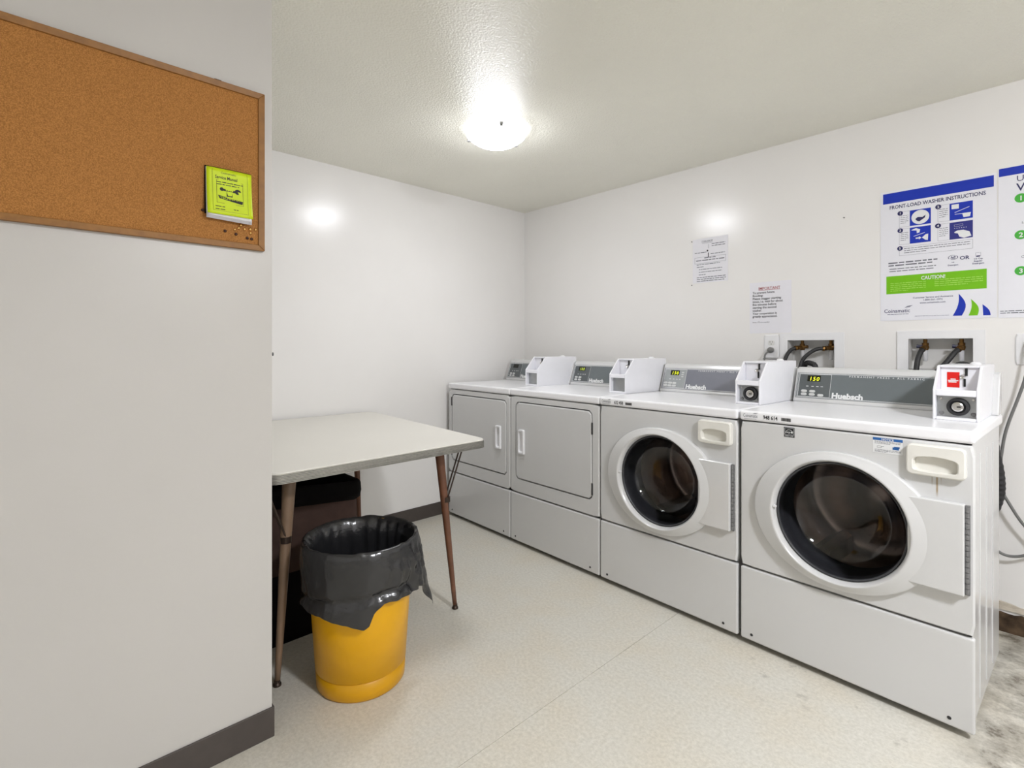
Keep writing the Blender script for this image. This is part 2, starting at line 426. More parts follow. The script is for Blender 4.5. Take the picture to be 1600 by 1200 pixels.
# ------------------------------------------------------------------ washers and dryers
def machine_origin(s): return (1+s*math.cos(MYAW), MY+s*math.sin(MYAW), 0)
DEP = .62
LID0, LID1 = .887, .926
CY0, CY1, CZ0, CZ1 = .532, .575, .940, 1.062        # console face: foot and head (y, z)
TILT = math.atan2(CY1-CY0, CZ1-CZ0)
def M_console():                                     # u along the machine, v up the sloping face, out of the face
    u = Vector((1, 0, 0)); v = Vector((0, math.sin(TILT), math.cos(TILT))); n = u.cross(v)
    M = Matrix.Identity(4)
    for i in range(3): M[i][0], M[i][1], M[i][2] = u[i], v[i], n[i]
    M[0][3], M[1][3], M[2][3] = 0, CY0, CZ0
    return M
MC = M_console(); FACE = math.hypot(CY1-CY0, CZ1-CZ0)
def slab(bm, u0, u1, v0, v1, h, M, h0=0.0): return box(bm, u0, u1, v0, v1, h0, h, M)

def panel_with_hole(bm, x0, x1, z0, z1, hole, y0, y1, r=.012):
    cx, cz = (x0+x1)/2, (z0+z1)/2; hw, hh = (x1-x0)/2, (z1-z0)/2; n = len(hole(0))
    o0 = rrect(cx, cz, hw-.005, hh-.005, r, y0, n); o1 = rrect(cx, cz, hw, hh, r, y0+.006, n); o2 = rrect(cx, cz, hw, hh, r, y1, n)
    loft(bm, [hole(y1), hole(y0+.002), hole(y0), o0, o1, o2])
    return fixn(bm)

def base_machine(name, label, cat, s, width, group, front_mat=WHITE, hole=None):
    t = thing(name, label, cat, machine_origin(s), MYAW, group); W = width
    bm = NB(); x0, x1 = .004, W-.010
    box(bm, x0, x1, .02, DEP, .03, LID0)
    fr = [f for f in bm.faces if abs(f.calc_center_median().y-.02) < 1e-5]
    bmesh.ops.delete(bm, geom=fr, context='FACES')
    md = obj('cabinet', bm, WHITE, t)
    for yy in (.16, .30, .44):
        obj('side_rib', box(NB(), x1-.001, x1+.0025, yy, yy+.012, .06, .84), WHITE, t, bevel=.0015)
    for fx in (.05, W-.05):
        for fy in (.07, DEP-.06):
            bm = NB(); loft(bm, [hcirc(fx, fy, .022, 0, 16), hcirc(fx, fy, .020, .012, 16), hcirc(fx, fy, .009, .013, 16), hcirc(fx, fy, .009, .034, 16)], True, True)
            obj('foot', fixn(bm), RUBBER, t)
    bm = NB(); panel_with_hole(bm, .001, W-.001, .313, .883, hole, 0, .024); obj('front_panel', bm, front_mat, t)
    kp = obj('kick_panel', box(NB(), .001, W-.001, 0, .024, .022, .307), WHITE, t, bevel=.007, seg=3)
    for fx in (.045, W-.06):
        bm = NB(); loft(bm, [circ(fx, .047, .0055, .0055, -.0002, 14), circ(fx, .047, .0045, .0045, -.002, 14), circ(fx, .047, .002, .002, -.001, 14)], False, True)
        obj('screw', fixn(bm), RUBBER, kp)
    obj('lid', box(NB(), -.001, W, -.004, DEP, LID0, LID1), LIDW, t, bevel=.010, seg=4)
    return t

def console(t, W, xe, left=PANEL, right=PANEL, digits='150', dig=DIGIT, kind='washer4'):
    prof = [(CY0-.004, LID1), (CY0-.004, CZ0-.004), (CY0, CZ0), (CY1, CZ1), (CY1+.006, CZ1+.012), (CY1+.022, CZ1+.020), (DEP, CZ1+.020), (DEP, LID1)]
    c = obj('console', prism(NB(), prof, .001, W-.002), WHITE, t, bevel=.003)
    bm = NB(); slab(bm, .008, xe, .004, FACE-.006, .0012, MC); obj('control_panel', bm, right, c)
    bm = NB()
    for h0, dd in ((.0016, .0), (.0016, .006)):
        u0, u1, v0, v1 = .010+dd*.8, xe-.001, .006+dd*.35, FACE-.008-dd*.35
        for q in ((u0, u1, v0, v0+.0012), (u0, u1, v1-.0012, v1), (u0, u0+.0012, v0, v1)): quad(bm, *q, MC, h0)
    obj('panel_line', bm, PRINTW, c)
    bm = NB(); slab(bm, .018, .150, .010, FACE-.012, .0018, MC); obj('keypad', bm, left, c)
    bm = NB(); outline(bm, .018, .150, .010, FACE-.012, .0013, MC, .0022); obj('keypad_border', bm, PRINTW, c)
    bm = NB(); slab(bm, .052, .106, FACE-.046, FACE-.019, .003, MC); obj('display', bm, DISP, c)
    if digits:
        bm = NB(); text_bm(bm, digits, .026, .102, FACE-.043, MC, bold=.0, align='RIGHT', h=.0034, shear=.1, space=1.15); obj('display_digits', bm, dig, c)
    bt = []
    if kind == 'washer3': bt = [(.032+.027*i, v) for i in range(3) for v in (.036, .021)]; bt += [(.128, .098), (.128, .086), (.128, .074)]
    elif kind == 'washer4': bt = [(.044, .036), (.044, .021), (.078, .036), (.078, .021), (.113, .019)]
    else: bt = [(.044, .038), (.044, .022), (.076, .038), (.076, .022)]
    for k, (u, v) in enumerate(bt):
        a, b2 = (.0125, .006) if not (kind == 'washer3' and k > 5) else (.007, .0028)
        bm = NB(); M = MC
        lp = lambda sc, h: [(p[0], p[2], h) for p in rrect(u, v, a*sc, b2*sc, b2*sc*.95, 0, 20)]
        loft(bm, [lp(1, .0015), lp(1, .0035), lp(.8, .0045)], False, True, M=M); obj('button', fixn(bm), BTN, c)
    bm = NB()
    for u in (.050, .072, .092, .110): quad(bm, u, u+.010, .058, .061, MC, .0022)
    obj('indicator_print', bm, PRINTW, c)
    bm = NB(); text_bm(bm, 'Huebsch', .0335, .158, .010, MC, bold=.05, width=.118, h=.0022); obj('brand_lettering', bm, PRINTW, c)
    if kind.startswith('washer'):
        bm = NB(); text_bm(bm, 'PERMANENT PRESS + ALL FABRIC', .0105, .218, FACE-.021, MC, bold=.01, width=.262, h=.0022, space=1.5); obj('cycle_lettering', bm, PRINTW, c)
    return c

def coin_box(t, x0, x1, y0, slide=True, sticker=False, vault=True):
    yb = DEP-.01; H = .186; z0 = LID1; th = .008
    prof = [(y0, z0), (y0, z0+.104), (y0+.075, z0+H), (yb, z0+H), (yb, z0)]
    bm = NB(); prism(bm, prof, x0, x0+th); prism(bm, prof, x1-th, x1)
    i0, i1 = x0+th, x1-th
    box(bm, i0, i1, y0, y0+.012, z0+.083, z0+.104)             # cross band
    box(bm, i0, i1, y0, y0+.05, z0, z0+.010)                   # sill
    box(bm, i0, i1, y0+.012, y0+.088, z0+.083, z0+.092)        # tray floor
    box(bm, i0, i1, y0+.075, yb, z0+H-.008, z0+H)              # top
    box(bm, i0, i1, y0+.085, y0+.093, z0+.083, z0+H-.006)      # coin face plate
    box(bm, i0, i1, yb-.008, yb, z0, z0+H)
    c = obj('coin_box', fixn(bm), COINW, t, bevel=.003)
    cx = (x0+x1)/2; yf = y0+.085
    us = i0+(i1-i0)*.66
    bm = NB(); box(bm, us-.003, us+.004, yf-.006, yf, z0+.150, z0+.176); box(bm, us-.007, us-.001, yf-.005, yf, z0+.112, z0+.140); obj('coin_slot', bm, BLACK, c, bevel=.001)
    bm = NB(); loft(bm, [circ(us-.010, z0+.147, .008, .008, yf, 18), circ(us-.010, z0+.147, .007, .007, yf-.006, 18), circ(us-.010, z0+.147, .003, .003, yf-.003, 18)], False, True); obj('return_button', fixn(bm), STEEL, c)
    yv = y0+.026
    obj('vault_plate', box(NB(), i0, i1, yv, yv+.006, z0+.010, z0+.083), CHROME, c)
    if vault:
        vx, vz = cx+.004, z0+.046
        bm = NB(); loft(bm, [circ(vx, vz, .031, .031, yv, 32), circ(vx, vz, .030, .030, yv-.012, 32), circ(vx, vz, .022, .022, yv-.014, 32), circ(vx, vz, .018, .018, yv-.006, 32)], False, True); obj('lock_ring', fixn(bm), RUBBER, c, smooth=False)
        bm = NB(); loft(bm, [circ(vx, vz, .016, .016, yv-.004, 24), circ(vx, vz, .016, .016, yv-.013, 24), circ(vx, vz, .012, .012, yv-.015, 24)], False, True); obj('lock_core', fixn(bm), STEEL, c)
        bm = NB(); box(bm, vx-.002, vx+.009, yv-.0165, yv-.0145, vz-.002, vz+.002); obj('keyhole', bm, BLACK, c)
        for rx, rz in ((i0+.012, z0+.022), (i1-.010, z0+.022), (i0+.012, z0+.072), (i1-.010, z0+.072)):
            bm = NB(); rr = .007 if rz < z0+.05 else .0045
            loft(bm, [circ(rx, rz, rr, rr, yv, 14), circ(rx, rz, rr*.8, rr*.8, yv-.004, 14)], False, True); obj('rivet', fixn(bm), HINGE if rz < z0+.05 else STEEL, c)
    bm = NB(); q = (cx+.02, yb-.10)
    loft(bm, [hcirc(*q, .016, z0+H, 20), hcirc(*q, .016, z0+H+.004, 20), hcirc(*q, .010, z0+H+.009, 20)], False, True); obj('lock_cap', fixn(bm), PLAST, c)
    if sticker:
        M = M_front(yf); bm = NB(); quad(bm, i0+.018, i0+.052, z0+.108, z0+.162, M, .0008); obj('red_sticker', bm, RED, c)
        bm = NB()
        for vv, a, b2 in ((.139, .028, .042), (.134, .021, .049), (.129, .022, .044)): quad(bm, i0+a, i0+b2, z0+vv-.0035, z0+vv, M, .0012)
        obj('sticker_print', bm, PRINTW, c)
    return c

def washer(label, s, W, front_mat, number, cb, panels, kind):
    cx, cz, ri = W*.490, .573, .202
    t = base_machine('washing_machine', label, 'washer', s, W, 'front-loading coin washers', front_mat, lambda y: circ(cx, cz, .212, .212, y, 96))
    n = 96
    # door: elliptical collar around a round port
    bm = NB()
    loops = [circ(cx, cz, a, b, y, n) for a, b, y in ((.281, .238, .001), (.281, .238, -.015), (.2805, .2377, -.0165), (.278, .236, -.0190), (.275, .234, -.0198), (.250, .224, -.0262),
             (.219, .2145, -.0345), (.2165, .2132, -.0350), (.213, .2112, -.0350), (.2105, .2098, -.0340), (.2045, .2045, -.018), (.2030, .2030, -.014), (.2020, .2020, .010))]
    loft(bm, loops); d = obj('door', fixn(bm), WHITE, t, smooth=True)
    bm = NB(); loft(bm, [circ(cx, cz, ri-.0005, ri-.0005, -.008, n), circ(cx, cz, ri-.003, ri-.003, -.012, n), circ(cx, cz, ri-.007, ri-.007, -.010, n), circ(cx, cz, ri-.009, ri-.009, .03, n)])
    obj('glass_trim', fixn(bm), GASKET, d, smooth=True)
    prof = [(.1935, -.006), (.190, .004), (.182, .026), (.170, .050), (.152, .072), (.126, .088), (.09, .098), (.045, .102), (.004, .103)]
    bm = NB(); loft(bm, [circ(cx, cz, r, r, y, 64) for r, y in prof], False, True); obj('glass_bowl', face_front(fixn(bm)), GLASS, d, smooth=True)
    # hinge leaf
    hx0, hx1 = cx+.20, W-.022
    bm = NB(); box(bm, hx0, hx1, -.026, .001, .436, .708); obj('hinge_leaf', bm, WHITE, d, bevel=.004, seg=3)
    h = NB()
    for k in range(16):
        z = .442+k*.0162; loft(h, [hcirc(hx1+.005, -.010, .0055, z, 10), hcirc(hx1+.005, -.010, .0055, z+.0145, 10)], True, True)
    box(h, hx1, hx1+.011, -.010, .001, .438, .704)
    obj('hinge', fixn(h), HINGE, d)
    obj('catch', box(NB(), cx-ri-.003, cx-ri+.006, -.032, -.020, .578, .584), PLAST, d)
    # port behind the glass
    bm = NB(); loft(bm, [circ(cx, cz, .212, .212, .012, 64), circ(cx, cz, .222, .222, .05, 64), circ(cx, cz, .20, .20, .115, 64), circ(cx, cz, .195, .195, .135, 64)]); obj('gasket', fixn(bm), GASKET, t, smooth=True)
    bm = NB(); loft(bm, [circ(cx, cz, .205, .205, .137, 64), circ(cx, cz, .262, .262, .155, 64), circ(cx, cz, .262, .262, .46, 64), circ(cx, cz, .235, .235, .485, 64), circ(cx, cz, .12, .12, .475, 64), circ(cx, cz, .10, .10, .445, 64), circ(cx, cz, .01, .01, .44, 64)], False, True)
    dr = obj('drum', fixn(bm), DRUM, t, smooth=True)
    for k in range(3):
        a = k*2*PI/3+.5; M = Matrix.Translation((cx, 0, cz)) @ Matrix.Rotation(a, 4, 'Y')
        bm = NB(); loft(bm, [[(-.05, .17, -.262), (.05, .17, -.262), (.016, .18, -.20), (-.016, .18, -.20)], [(-.05, .46, -.262), (.05, .46, -.262), (.016, .45, -.20), (-.016, .45, -.20)]], True, True, M=M)
        obj('lifter', fixn(bm), DRUM, dr)
    # detergent drawer front
    x0, x1, z0, z1 = W-.163, W-.019, .777, .872; dcx, dcz = (x0+x1)/2, (z0+z1)/2; hw, hh = (x1-x0)/2, (z1-z0)/2; n = 80
    bm = NB(); sx, sz, sw, sh = dcx, dcz-.013, hw*.74, hh*.40
    def slot(y, k=1.0):
        out = []
        for p in rrect(sx, sz, sw*k, sh*k, .009, y, n):
            bow = .010*(1-((p[0]-sx)/sw)**2)*.8
            out.append((p[0], p[1], p[2]+(bow if p[2] > sz else -bow*.35)))
        return out
    loft(bm, [rrect(dcx, dcz, hw, hh, .014, .0, n), rrect(dcx, dcz, hw, hh, .014, -.016, n), rrect(dcx, dcz, hw-.004, hh-.004, .011, -.0215, n), slot(-.0225, 1.06), slot(-.020), slot(-.001, .97)], False, True)
    obj('detergent_drawer', fixn(bm), CREAMP, t)
    # number label on the lid edge
    M = M_front(-.004); lid_v = LID0+.012
    bm = NB(); quad(bm, .012, .072, LID0+.006, LID0+.030, M, .0004); obj('company_label', bm, PRINTW if kind == 'washer3' else LIDW, t)
    bm = NB(); text_bm(bm, 'Coinamatic', .019, .014, LID0+.014, M, width=.056, h=.0008); quad(bm, .018, .066, LID0+.008, LID0+.0092, M, .0008)
    for k in range(3): quad(bm, .052+.003*k, .066+.003*k, LID0+.0275+.0016*k, LID0+.0283+.0016*k, M, .0008, slope=.15)
    obj('company_lettering', bm, PRINTG, t)
    bm = NB(); text_bm(bm, number, .021, .091, lid_v, M, bold=.022, width=.053, h=.0006); obj('number_lettering', bm, PRINTK, t)
    bm = NB(); u = .158
    for k in range(12):
        ww = random.choice((.0016, .0024, .0030)); quad(bm, u, u+ww, lid_v, lid_v+.012, M, .0006); u += ww+.0008
    obj('barcode_print', bm, PRINTK, t)
    console(t, W, cb[0]+.03, panels[0], panels[1], '150', DIGIT, kind)
    coin_box(t, *cb, sticker=(kind == 'washer4'))
    return t

def dryer(label, s, W, handle_right, digits, dig, cb, vault):
    d0, d1 = (.043, W-.033) if handle_right else (.045, W-.044)
    if handle_right: d0, d1 = .040, W-.030
    dz0, dz1 = .392, .853; cx, cz, hw, hh = (d0+d1)/2, (dz0+dz1)/2, (d1-d0)/2, (dz1-dz0)/2
    t = base_machine('tumble_dryer', label, 'dryer', s, W, 'coin tumble dryers', WHITE, lambda y: rrect(cx, cz, hw, hh, .028, y, 96))
    n = 96; bm = NB(); g = .0062
    loft(bm, [rrect(cx, cz, hw-g, hh-g, .025, .030, n), rrect(cx, cz, hw-g, hh-g, .025, .002, n), rrect(cx, cz, hw-g-.004, hh-g-.004, .022, -.002, n)], True, True)
    d = obj('door', fixn(bm), WHITE, t)
    obj('gap_seal', box(NB(), d0-.02, d1+.02, .026, .030, dz0-.02, dz1+.02), RUBBER, t)
    hx = d1-.075 if handle_right else d0+.062
    sgn = 1 if handle_right else -1
    hz = .618; bm = NB(); n = 48
    loft(bm, [rrect(hx, hz, .024, .072, .004, -.001, n), rrect(hx, hz, .024, .072, .004, -.012, n), rrect(hx, hz, .022, .070, .004, -.015, n), rrect(hx+.003*sgn, hz, .018, .062, .003, -.015, n), rrect(hx+.003*sgn, hz+.002, .016, .058, .003, -.0022, n)], False, True)
    obj('handle', fixn(bm), PLAST, d)
    hgx = d0+.001 if handle_right else d1-.001
    for z in ((.80, .46) if handle_right else (.76, .45)):
        obj('hinge', box(NB(), hgx-.0035, hgx+.0035, -.0035, .012, z-.03, z+.03), RUBBER, d)
    console(t, W, cb[0]+.03, PANELD, PANEL, digits, dig, 'dryer')
    coin_box(t, *cb, vault=vault)
    return t

dryer('white coin dryer in the corner by the back wall, door handle on its right', -.953, .661, True, '', DIGITD, (.535, .650, .24), False)
dryer('white coin dryer between the corner dryer and the washers, door handle on its left', -.288, .685, False, '100', DIGITD, (.572, .682, .222), False)
w3 = washer('white front-loading coin washer next to the dryers, numbered 632 458', .402, .702, WHITE, '632 458', (.588, .698, .216), (PANELS, PANELB), 'washer3')
w4 = washer('white front-loading coin washer at the right end, numbered 948 614, red sticker on coin box', 1.114, .703, RUSTW, '948 614', (.560, .682, .25), (PANELD, PANEL), 'washer4')
# stickers on the right-hand washer's front
M = M_front(0)
bm = NB(); quad(bm, .166, .203, .841, .878, M, .0006); obj('efficiency_sticker', bm, PRINTK, w4)
bm = NB(); outline(bm, .1685, .2005, .8495, .8755, .0009, M, .0009)
for k in range(9):
    a0, a1 = PI*(.12+.076*k), PI*(.12+.076*(k+1)); r0, r1 = .0125, .0138
    poly_face(bm, [(.1845+r0*math.cos(a0), .8555+r0*math.sin(a0), .0009), (.1845+r1*math.cos(a0), .8555+r1*math.sin(a0), .0009), (.1845+r1*math.cos(a1), .8555+r1*math.sin(a1), .0009), (.1845+r0*math.cos(a1), .8555+r0*math.sin(a1), .0009)], M)
text_bm(bm, 'energy', .0105, .1705, .8565, M, bold=.01, width=.018, h=.0009, shear=.2)
pts = []
for k in range(10):
    a = PI/2+k*PI/5; r = .0058 if k % 2 == 0 else .0024; pts.append((.1935+r*math.cos(a), .8595+r*math.sin(a), .0009))
poly_face(bm, pts, M); text_bm(bm, 'ENERGY STAR', .0052, .1845, .8435, M, bold=.01, align='CENTER', width=.030, h=.0009)
obj('efficiency_print', bm, PRINTW, w4)
bm = NB(); quad(bm, .447, .528, .827, .868, M, .0006); obj('notice_sticker', bm, PRINTW, w4)
bm = NB(); quad(bm, .447, .528, .868, .877, M, .0006); quad(bm, .501, .518, .842, .850, M, .0009); quad(bm, .505, .520, .8475, .8525, M, .0009); obj('notice_band', bm, SBLUE, w4)
bm = NB(); text_bm(bm, 'NOTICE', .0092, .4875, .8693, M, bold=.02, align='CENTER', h=.0009); obj('notice_lettering', bm, PRINTW, w4)
bm = NB(); text_lines(bm, .452, .523, .8655, .0034, .0013, 3, M, .0009); text_lines(bm, .452, .523, .8385, .0034, .0013, 3, M, .0009, .5); outline(bm, .459, .471, .8435, .8500, .0008, M, .0009); quad(bm, .471, .478, .8475, .8485, M, .0009, .3); obj('notice_print', bm, PRINTG, w4)

# ------------------------------------------------------------------ folding table
def rpoly(cs, r, z, inset=0.0, m=6):
    n = len(cs); out = []; cx = sum(c[0] for c in cs)/n; cy = sum(c[1] for c in cs)/n
    def ins(c):
        v = Vector((c[0]-cx, c[1]-cy)); return Vector((cx, cy))+Vector((v.x-math.copysign(inset, v.x), v.y-math.copysign(inset, v.y)))
    P = [ins(c) for c in cs]
    for i in range(n):
        p, a, b = P[i], (P[i-1]-P[i]).normalized(), (P[(i+1) % n]-P[i]).normalized()
        rr = max(r-inset, .004); s, e = p+a*rr, p+b*rr
        for k in range(m+1):
            t = k/m; q = s*(1-t)**2+p*2*t*(1-t)+e*t*t; out.append((q.x, q.y, z))
    return out
TZ = .773
tab = thing('folding_table', 'pale laminate table with ribbed metal edge and splayed tapered wooden legs in the alcove', 'table', (.66, -1.93, 0))
def tl(p): return (p[0]-.66, p[1]+1.93)
TC = [tl(c) for c in ((.022, -2.398), (1.282, -2.398), (1.264, -1.478), (.022, -1.372))]
bm = NB(); loft(bm, [rpoly(TC, .05, TZ-.026, .004), rpoly(TC, .05, TZ-.003, .004), rpoly(TC, .05, TZ, .006)], True, True); obj('tabletop', fixn(bm), LAMIN, tab)
bm = NB(); L_ = []
for k in range(7):
    z = TZ-.004-k*.0048; L_ += [rpoly(TC, .05, z, .0045), rpoly(TC, .05, z-.0008, .000), rpoly(TC, .05, z-.0030, .000), rpoly(TC, .05, z-.0040, .0045)]
loft(bm, L_); obj('edge_band', fixn(bm), ALU, tab)
def leg(name_mat, top, bot, r0=.021, r1=.0095):
    T, B = Vector(tl(top[:2])+(top[2],)), Vector(tl(bot[:2])+(bot[2],)); bm = NB()
    P = [T.lerp(B, k/8) for k in range(9)]; tube(bm, P, [r0+(r1-r0)*k/8 for k in range(9)], 18)
    lg = obj('leg', fixn(bm), name_mat, tab, smooth=False)
    for f in lg.data.polygons: f.use_smooth = len(f.vertices) == 4
    bm = NB(); b = B; loft(bm, [hcirc(b.x, b.y, .014, 0, 18), hcirc(b.x, b.y, .014, .006, 18), hcirc(b.x, b.y, .0105, .012, 18), hcirc(b.x, b.y, .0105, .020, 18)], True, True); obj('foot_cap', fixn(bm), WIRE, lg)
    return lg
def brace(a, b, c):
    for dx in (-.010, .010):
        bm = NB(); A = Vector(tl(a[:2])+(a[2],)); Bq = Vector(tl(b[:2])+(b[2],)); Cq = Vector(tl(c[:2])+(c[2],)); o = Vector((dx, 0, 0))
        tube(bm, [A+o*.3, A.lerp(Bq, .06)+o, Bq+o], .0035, 8); obj('brace_wire', fixn(bm), WIRE, tab)
    bm = NB(); A = Vector(tl(a[:2])+(a[2],)); tube(bm, [A+Vector((0, 0, .010)), A-Vector((0, 0, .012))], .0185, 18); obj('brace_collar', fixn(bm), WIRE, tab)
leg(WALNUT, (1.10, -1.625, .748), (1.12, -1.549, .008)); brace((1.111, -1.592, .50), (1.115, -1.500, .744), (1.12, -1.549, 0))
leg(BRASSD, (1.10, -2.268, .748), (1.12, -2.319, .008), .024, .0095); brace((1.111, -2.286, .498), (1.115, -2.375, .744), (1.12, -2.319, 0))
leg(WALNUT, (.20, -1.575, .748), (.15, -1.515, .008)); brace((.183, -1.555, .50), (.18, -1.47, .744), (0, 0, 0))
leg(WALNUT, (.20, -2.268, .748), (.15, -2.319, .008)); brace((.183, -2.286, .50), (.18, -2.375, .744), (0, 0, 0))

# ------------------------------------------------------------------ dark fabric hamper under the table
hm = thing('fabric_hamper', 'dark brown fabric hamper with a black rolled top band under the table', 'hamper', (.70, -2.13, 0))
def hbox(z, hx, hy, dx=0, r=.03, n=40, tilt=0.0):
    return [(p[0]+dx, p[2], z+tilt*(-p[2])) for p in rrect(0, 0, hx, hy, r, 0, n)]
bm = NB(); loft(bm, [hbox(.26, .176, .236, tilt=.0), hbox(.32, .178, .240), hbox(.45, .180, .243, .002), hbox(.575, .178, .242, 0, tilt=.07)]); obj('upper_panel', fixn(bm), BROWNF, hm, smooth=True)
bm = NB(); loft(bm, [hbox(.0, .178, .238), hbox(.02, .182, .242), hbox(.15, .181, .240), hbox(.275, .179, .239)], True, False); obj('shaded_lower_panel', fixn(bm), BLACKF, hm, smooth=True)  # black lower half: shade below the table put into the fabric colour
bm = NB(); loft(bm, [hbox(.530, .181, .245, tilt=.08), hbox(.536, .189, .254, tilt=.08), hbox(.565, .192, .259, tilt=.08), hbox(.600, .190, .257, tilt=.08), hbox(.612, .182, .249, tilt=.08), hbox(.600, .172, .240, tilt=.08), hbox(.50, .168, .236, tilt=.06), hbox(.10, .166, .232)], False, True); obj('top_band', fixn(bm), BLACKF, hm, smooth=True)

# ------------------------------------------------------------------ yellow bin and its black bag
BC = (1.27, -2.08)
bn = thing('waste_bin', 'round yellow plastic waste bin standing in front of the table', 'bin', (BC[0], BC[1], 0))
n = 64
bm = NB(); loft(bm, [hcirc(0, 0, .146, .0, n), hcirc(0, 0, .152, .008, n), hcirc(0, 0, .1545, .062, n), hcirc(0, 0, .150, .064, n)], True, False); obj('foot_ring', fixn(bm), YELLOW2, bn, smooth=True)
bm = NB(); loft(bm, [hcirc(0, 0, .148, .063, n), hcirc(0, 0, .1555, .066, n), hcirc(0, 0, .170, .28, n), hcirc(0, 0, .186, .485, n), hcirc(0, 0, .193, .492, n), hcirc(0, 0, .193, .502, n), hcirc(0, 0, .186, .503, n), hcirc(0, 0, .180, .48, n), hcirc(0, 0, .145, .02, n)], False, True); obj('bucket', fixn(bm), YELLOW, bn, smooth=True)
PHC = math.atan2(CAM[1]-BC[1], CAM[0]-BC[0])
def wrap(d): return (d+PI) % (2*PI)-PI
def bag():
    bm = NB(); N = 160; rows = []
    def hem(d):
        D = math.degrees(d)
        pts = [(-180, .335), (-140, .325), (-95, .315), (-70, .312), (-40, .308), (-12, .286), (2, .268), (7, .278), (12, .318), (20, .338), (40, .335), (62, .332), (85, .325), (120, .34), (180, .335)]
        for (a, za), (b, zb) in zip(pts, pts[1:]):
            if a <= D <= b: return za+(zb-za)*(D-a)/(b-a)
        return .335
    def crumple(d, z, k):
        right = math.exp(-((math.degrees(d)-70)/38)**2); left = math.exp(-((math.degrees(d)+150)/60)**2)
        v = noise.noise(Vector((math.cos(d)*3.2, math.sin(d)*3.2, z*9+k)))*.006
        v += noise.noise(Vector((math.cos(d)*9, math.sin(d)*9, z*22+k)))*(.0035+.016*right+.005*left)
        v += .010*right
        return v
    def ring(fn):
        return [fn(wrap(2*PI*i/N), 2*PI*i/N) for i in range(N)]
    def P(phi, r, z): return (r*math.cos(phi), r*math.sin(phi), z)
    # inside, from the bottom up
    for z, r in ((.10, .02), (.09, .08), (.11, .135), (.18, .150), (.27, .158), (.36, .167), (.44, .175), (.485, .180)):
        rows.append([P(phi, r-.004+noise.noise(Vector((math.cos(phi)*7, math.sin(phi)*7, z*5)))*.010*(1 if r > .1 else 0)-.004*abs(math.sin(phi*13+z*9)), z) for phi in (2*PI*i/N for i in range(N))])
    for z, r in ((.506, .186), (.511, .192), (.506, .199)):
        rows.append([P(phi, r+noise.noise(Vector((math.cos(phi)*8, math.sin(phi)*8, 2)))*.003, z+noise.noise(Vector((math.cos(phi)*6, math.sin(phi)*6, 5)))*.004) for phi in (2*PI*i/N for i in range(N))])
    K = 16
    for k in range(1, K+1):
        row = []
        for i in range(N):
            phi = 2*PI*i/N; d = wrap(phi-PHC); zh = hem(d); t = k/K; z = .503+(zh-.503)*t
            base = .201+.004*math.sin(PI*min(1, t*1.2))
            crease = -.016*math.exp(-((z-(.352+.018*math.sin(d*1.0+.5)))/.008)**2)*(1 if -2.2 < d < .9 else .3)
            flare = .004*max(0, t-.75)*4
            r = max(base+crease+flare+crumple(d, z, 0)*min(1, t*2.5), .1555+(z-.066)*.0725+.005, .199 if z > .47 else 0)
            row.append(P(phi, r, z))
        rows.append(row)
    loft(bm, rows, True, False)
    o = obj('trash_bag', fixn(bm), BAG, None, smooth=True); o.location = (BC[0], BC[1], 0)
    tag(o, 'glossy black plastic trash bag folded over the rim of the yellow bin', 'trash bag')
    # loose tail of film hanging off the right side
    bm = NB(); rows = []
    for k in range(17):
        v = k/16; row = []
        for j in range(13):
            u = j/12; a = PHC+math.radians(60+38*u*(1-.25*v))
            zb = .345-.045*u-.075*max(0, u-.45)/.55
            z = .455+(zb-.455)*v
            r = .2075+.004*v+(.030*u+.012*math.sin(u*8))*v+.006*noise.noise(Vector((u*5, v*4, 2)))
            row.append(P(a, r, z))
        rows.append(row)
    loft(bm, rows, closed=False); q = obj('loose_tail', bm, BAG, o, smooth=True)
    md = q.modifiers.new('thick', 'SOLIDIFY'); md.thickness = .0012
bag()

# ------------------------------------------------------------------ corkboard, booklet, tacks on the partition
CB = (-3.05, -2.438, 1.461, 1.926)
cb = thing('corkboard', 'wood-framed corkboard hanging on the partition', 'corkboard', (PART_X, (CB[0]+CB[1])/2, CB[2]))
hw = (CB[1]-CB[0])/2; hh = CB[3]-CB[2]; FW = .017
obj('cork_sheet', box(NB(), .001, .008, -hw+.005, hw-.005, .005, hh-.005), CORK, cb)
def frame_piece(a0, a1, b0, b1):
    bm = NB(); loft(bm, [[a0+(.0005,), a1+(.0005,), b1+(.0005,), b0+(.0005,)], [a0+(.016,), a1+(.016,), b1+(.013,), b0+(.013,)]], True, True, M=M_plusx(0)); return obj('frame_strip', fixn(bm), CORKF, cb, bevel=.0015)
o4 = [(-hw, 0), (hw, 0), (hw, hh), (-hw, hh)]; i4 = [(-hw+FW, FW), (hw-FW, FW), (hw-FW, hh-FW), (-hw+FW, hh-FW)]
for k in range(4): frame_piece(o4[k], o4[(k+1) % 4], i4[k], i4[(k+1) % 4])
bm = NB(); box(bm, .0005, .006, .175, .193, hh, hh+.006); obj('hanger', bm, BTACK, cb, bevel=.001)
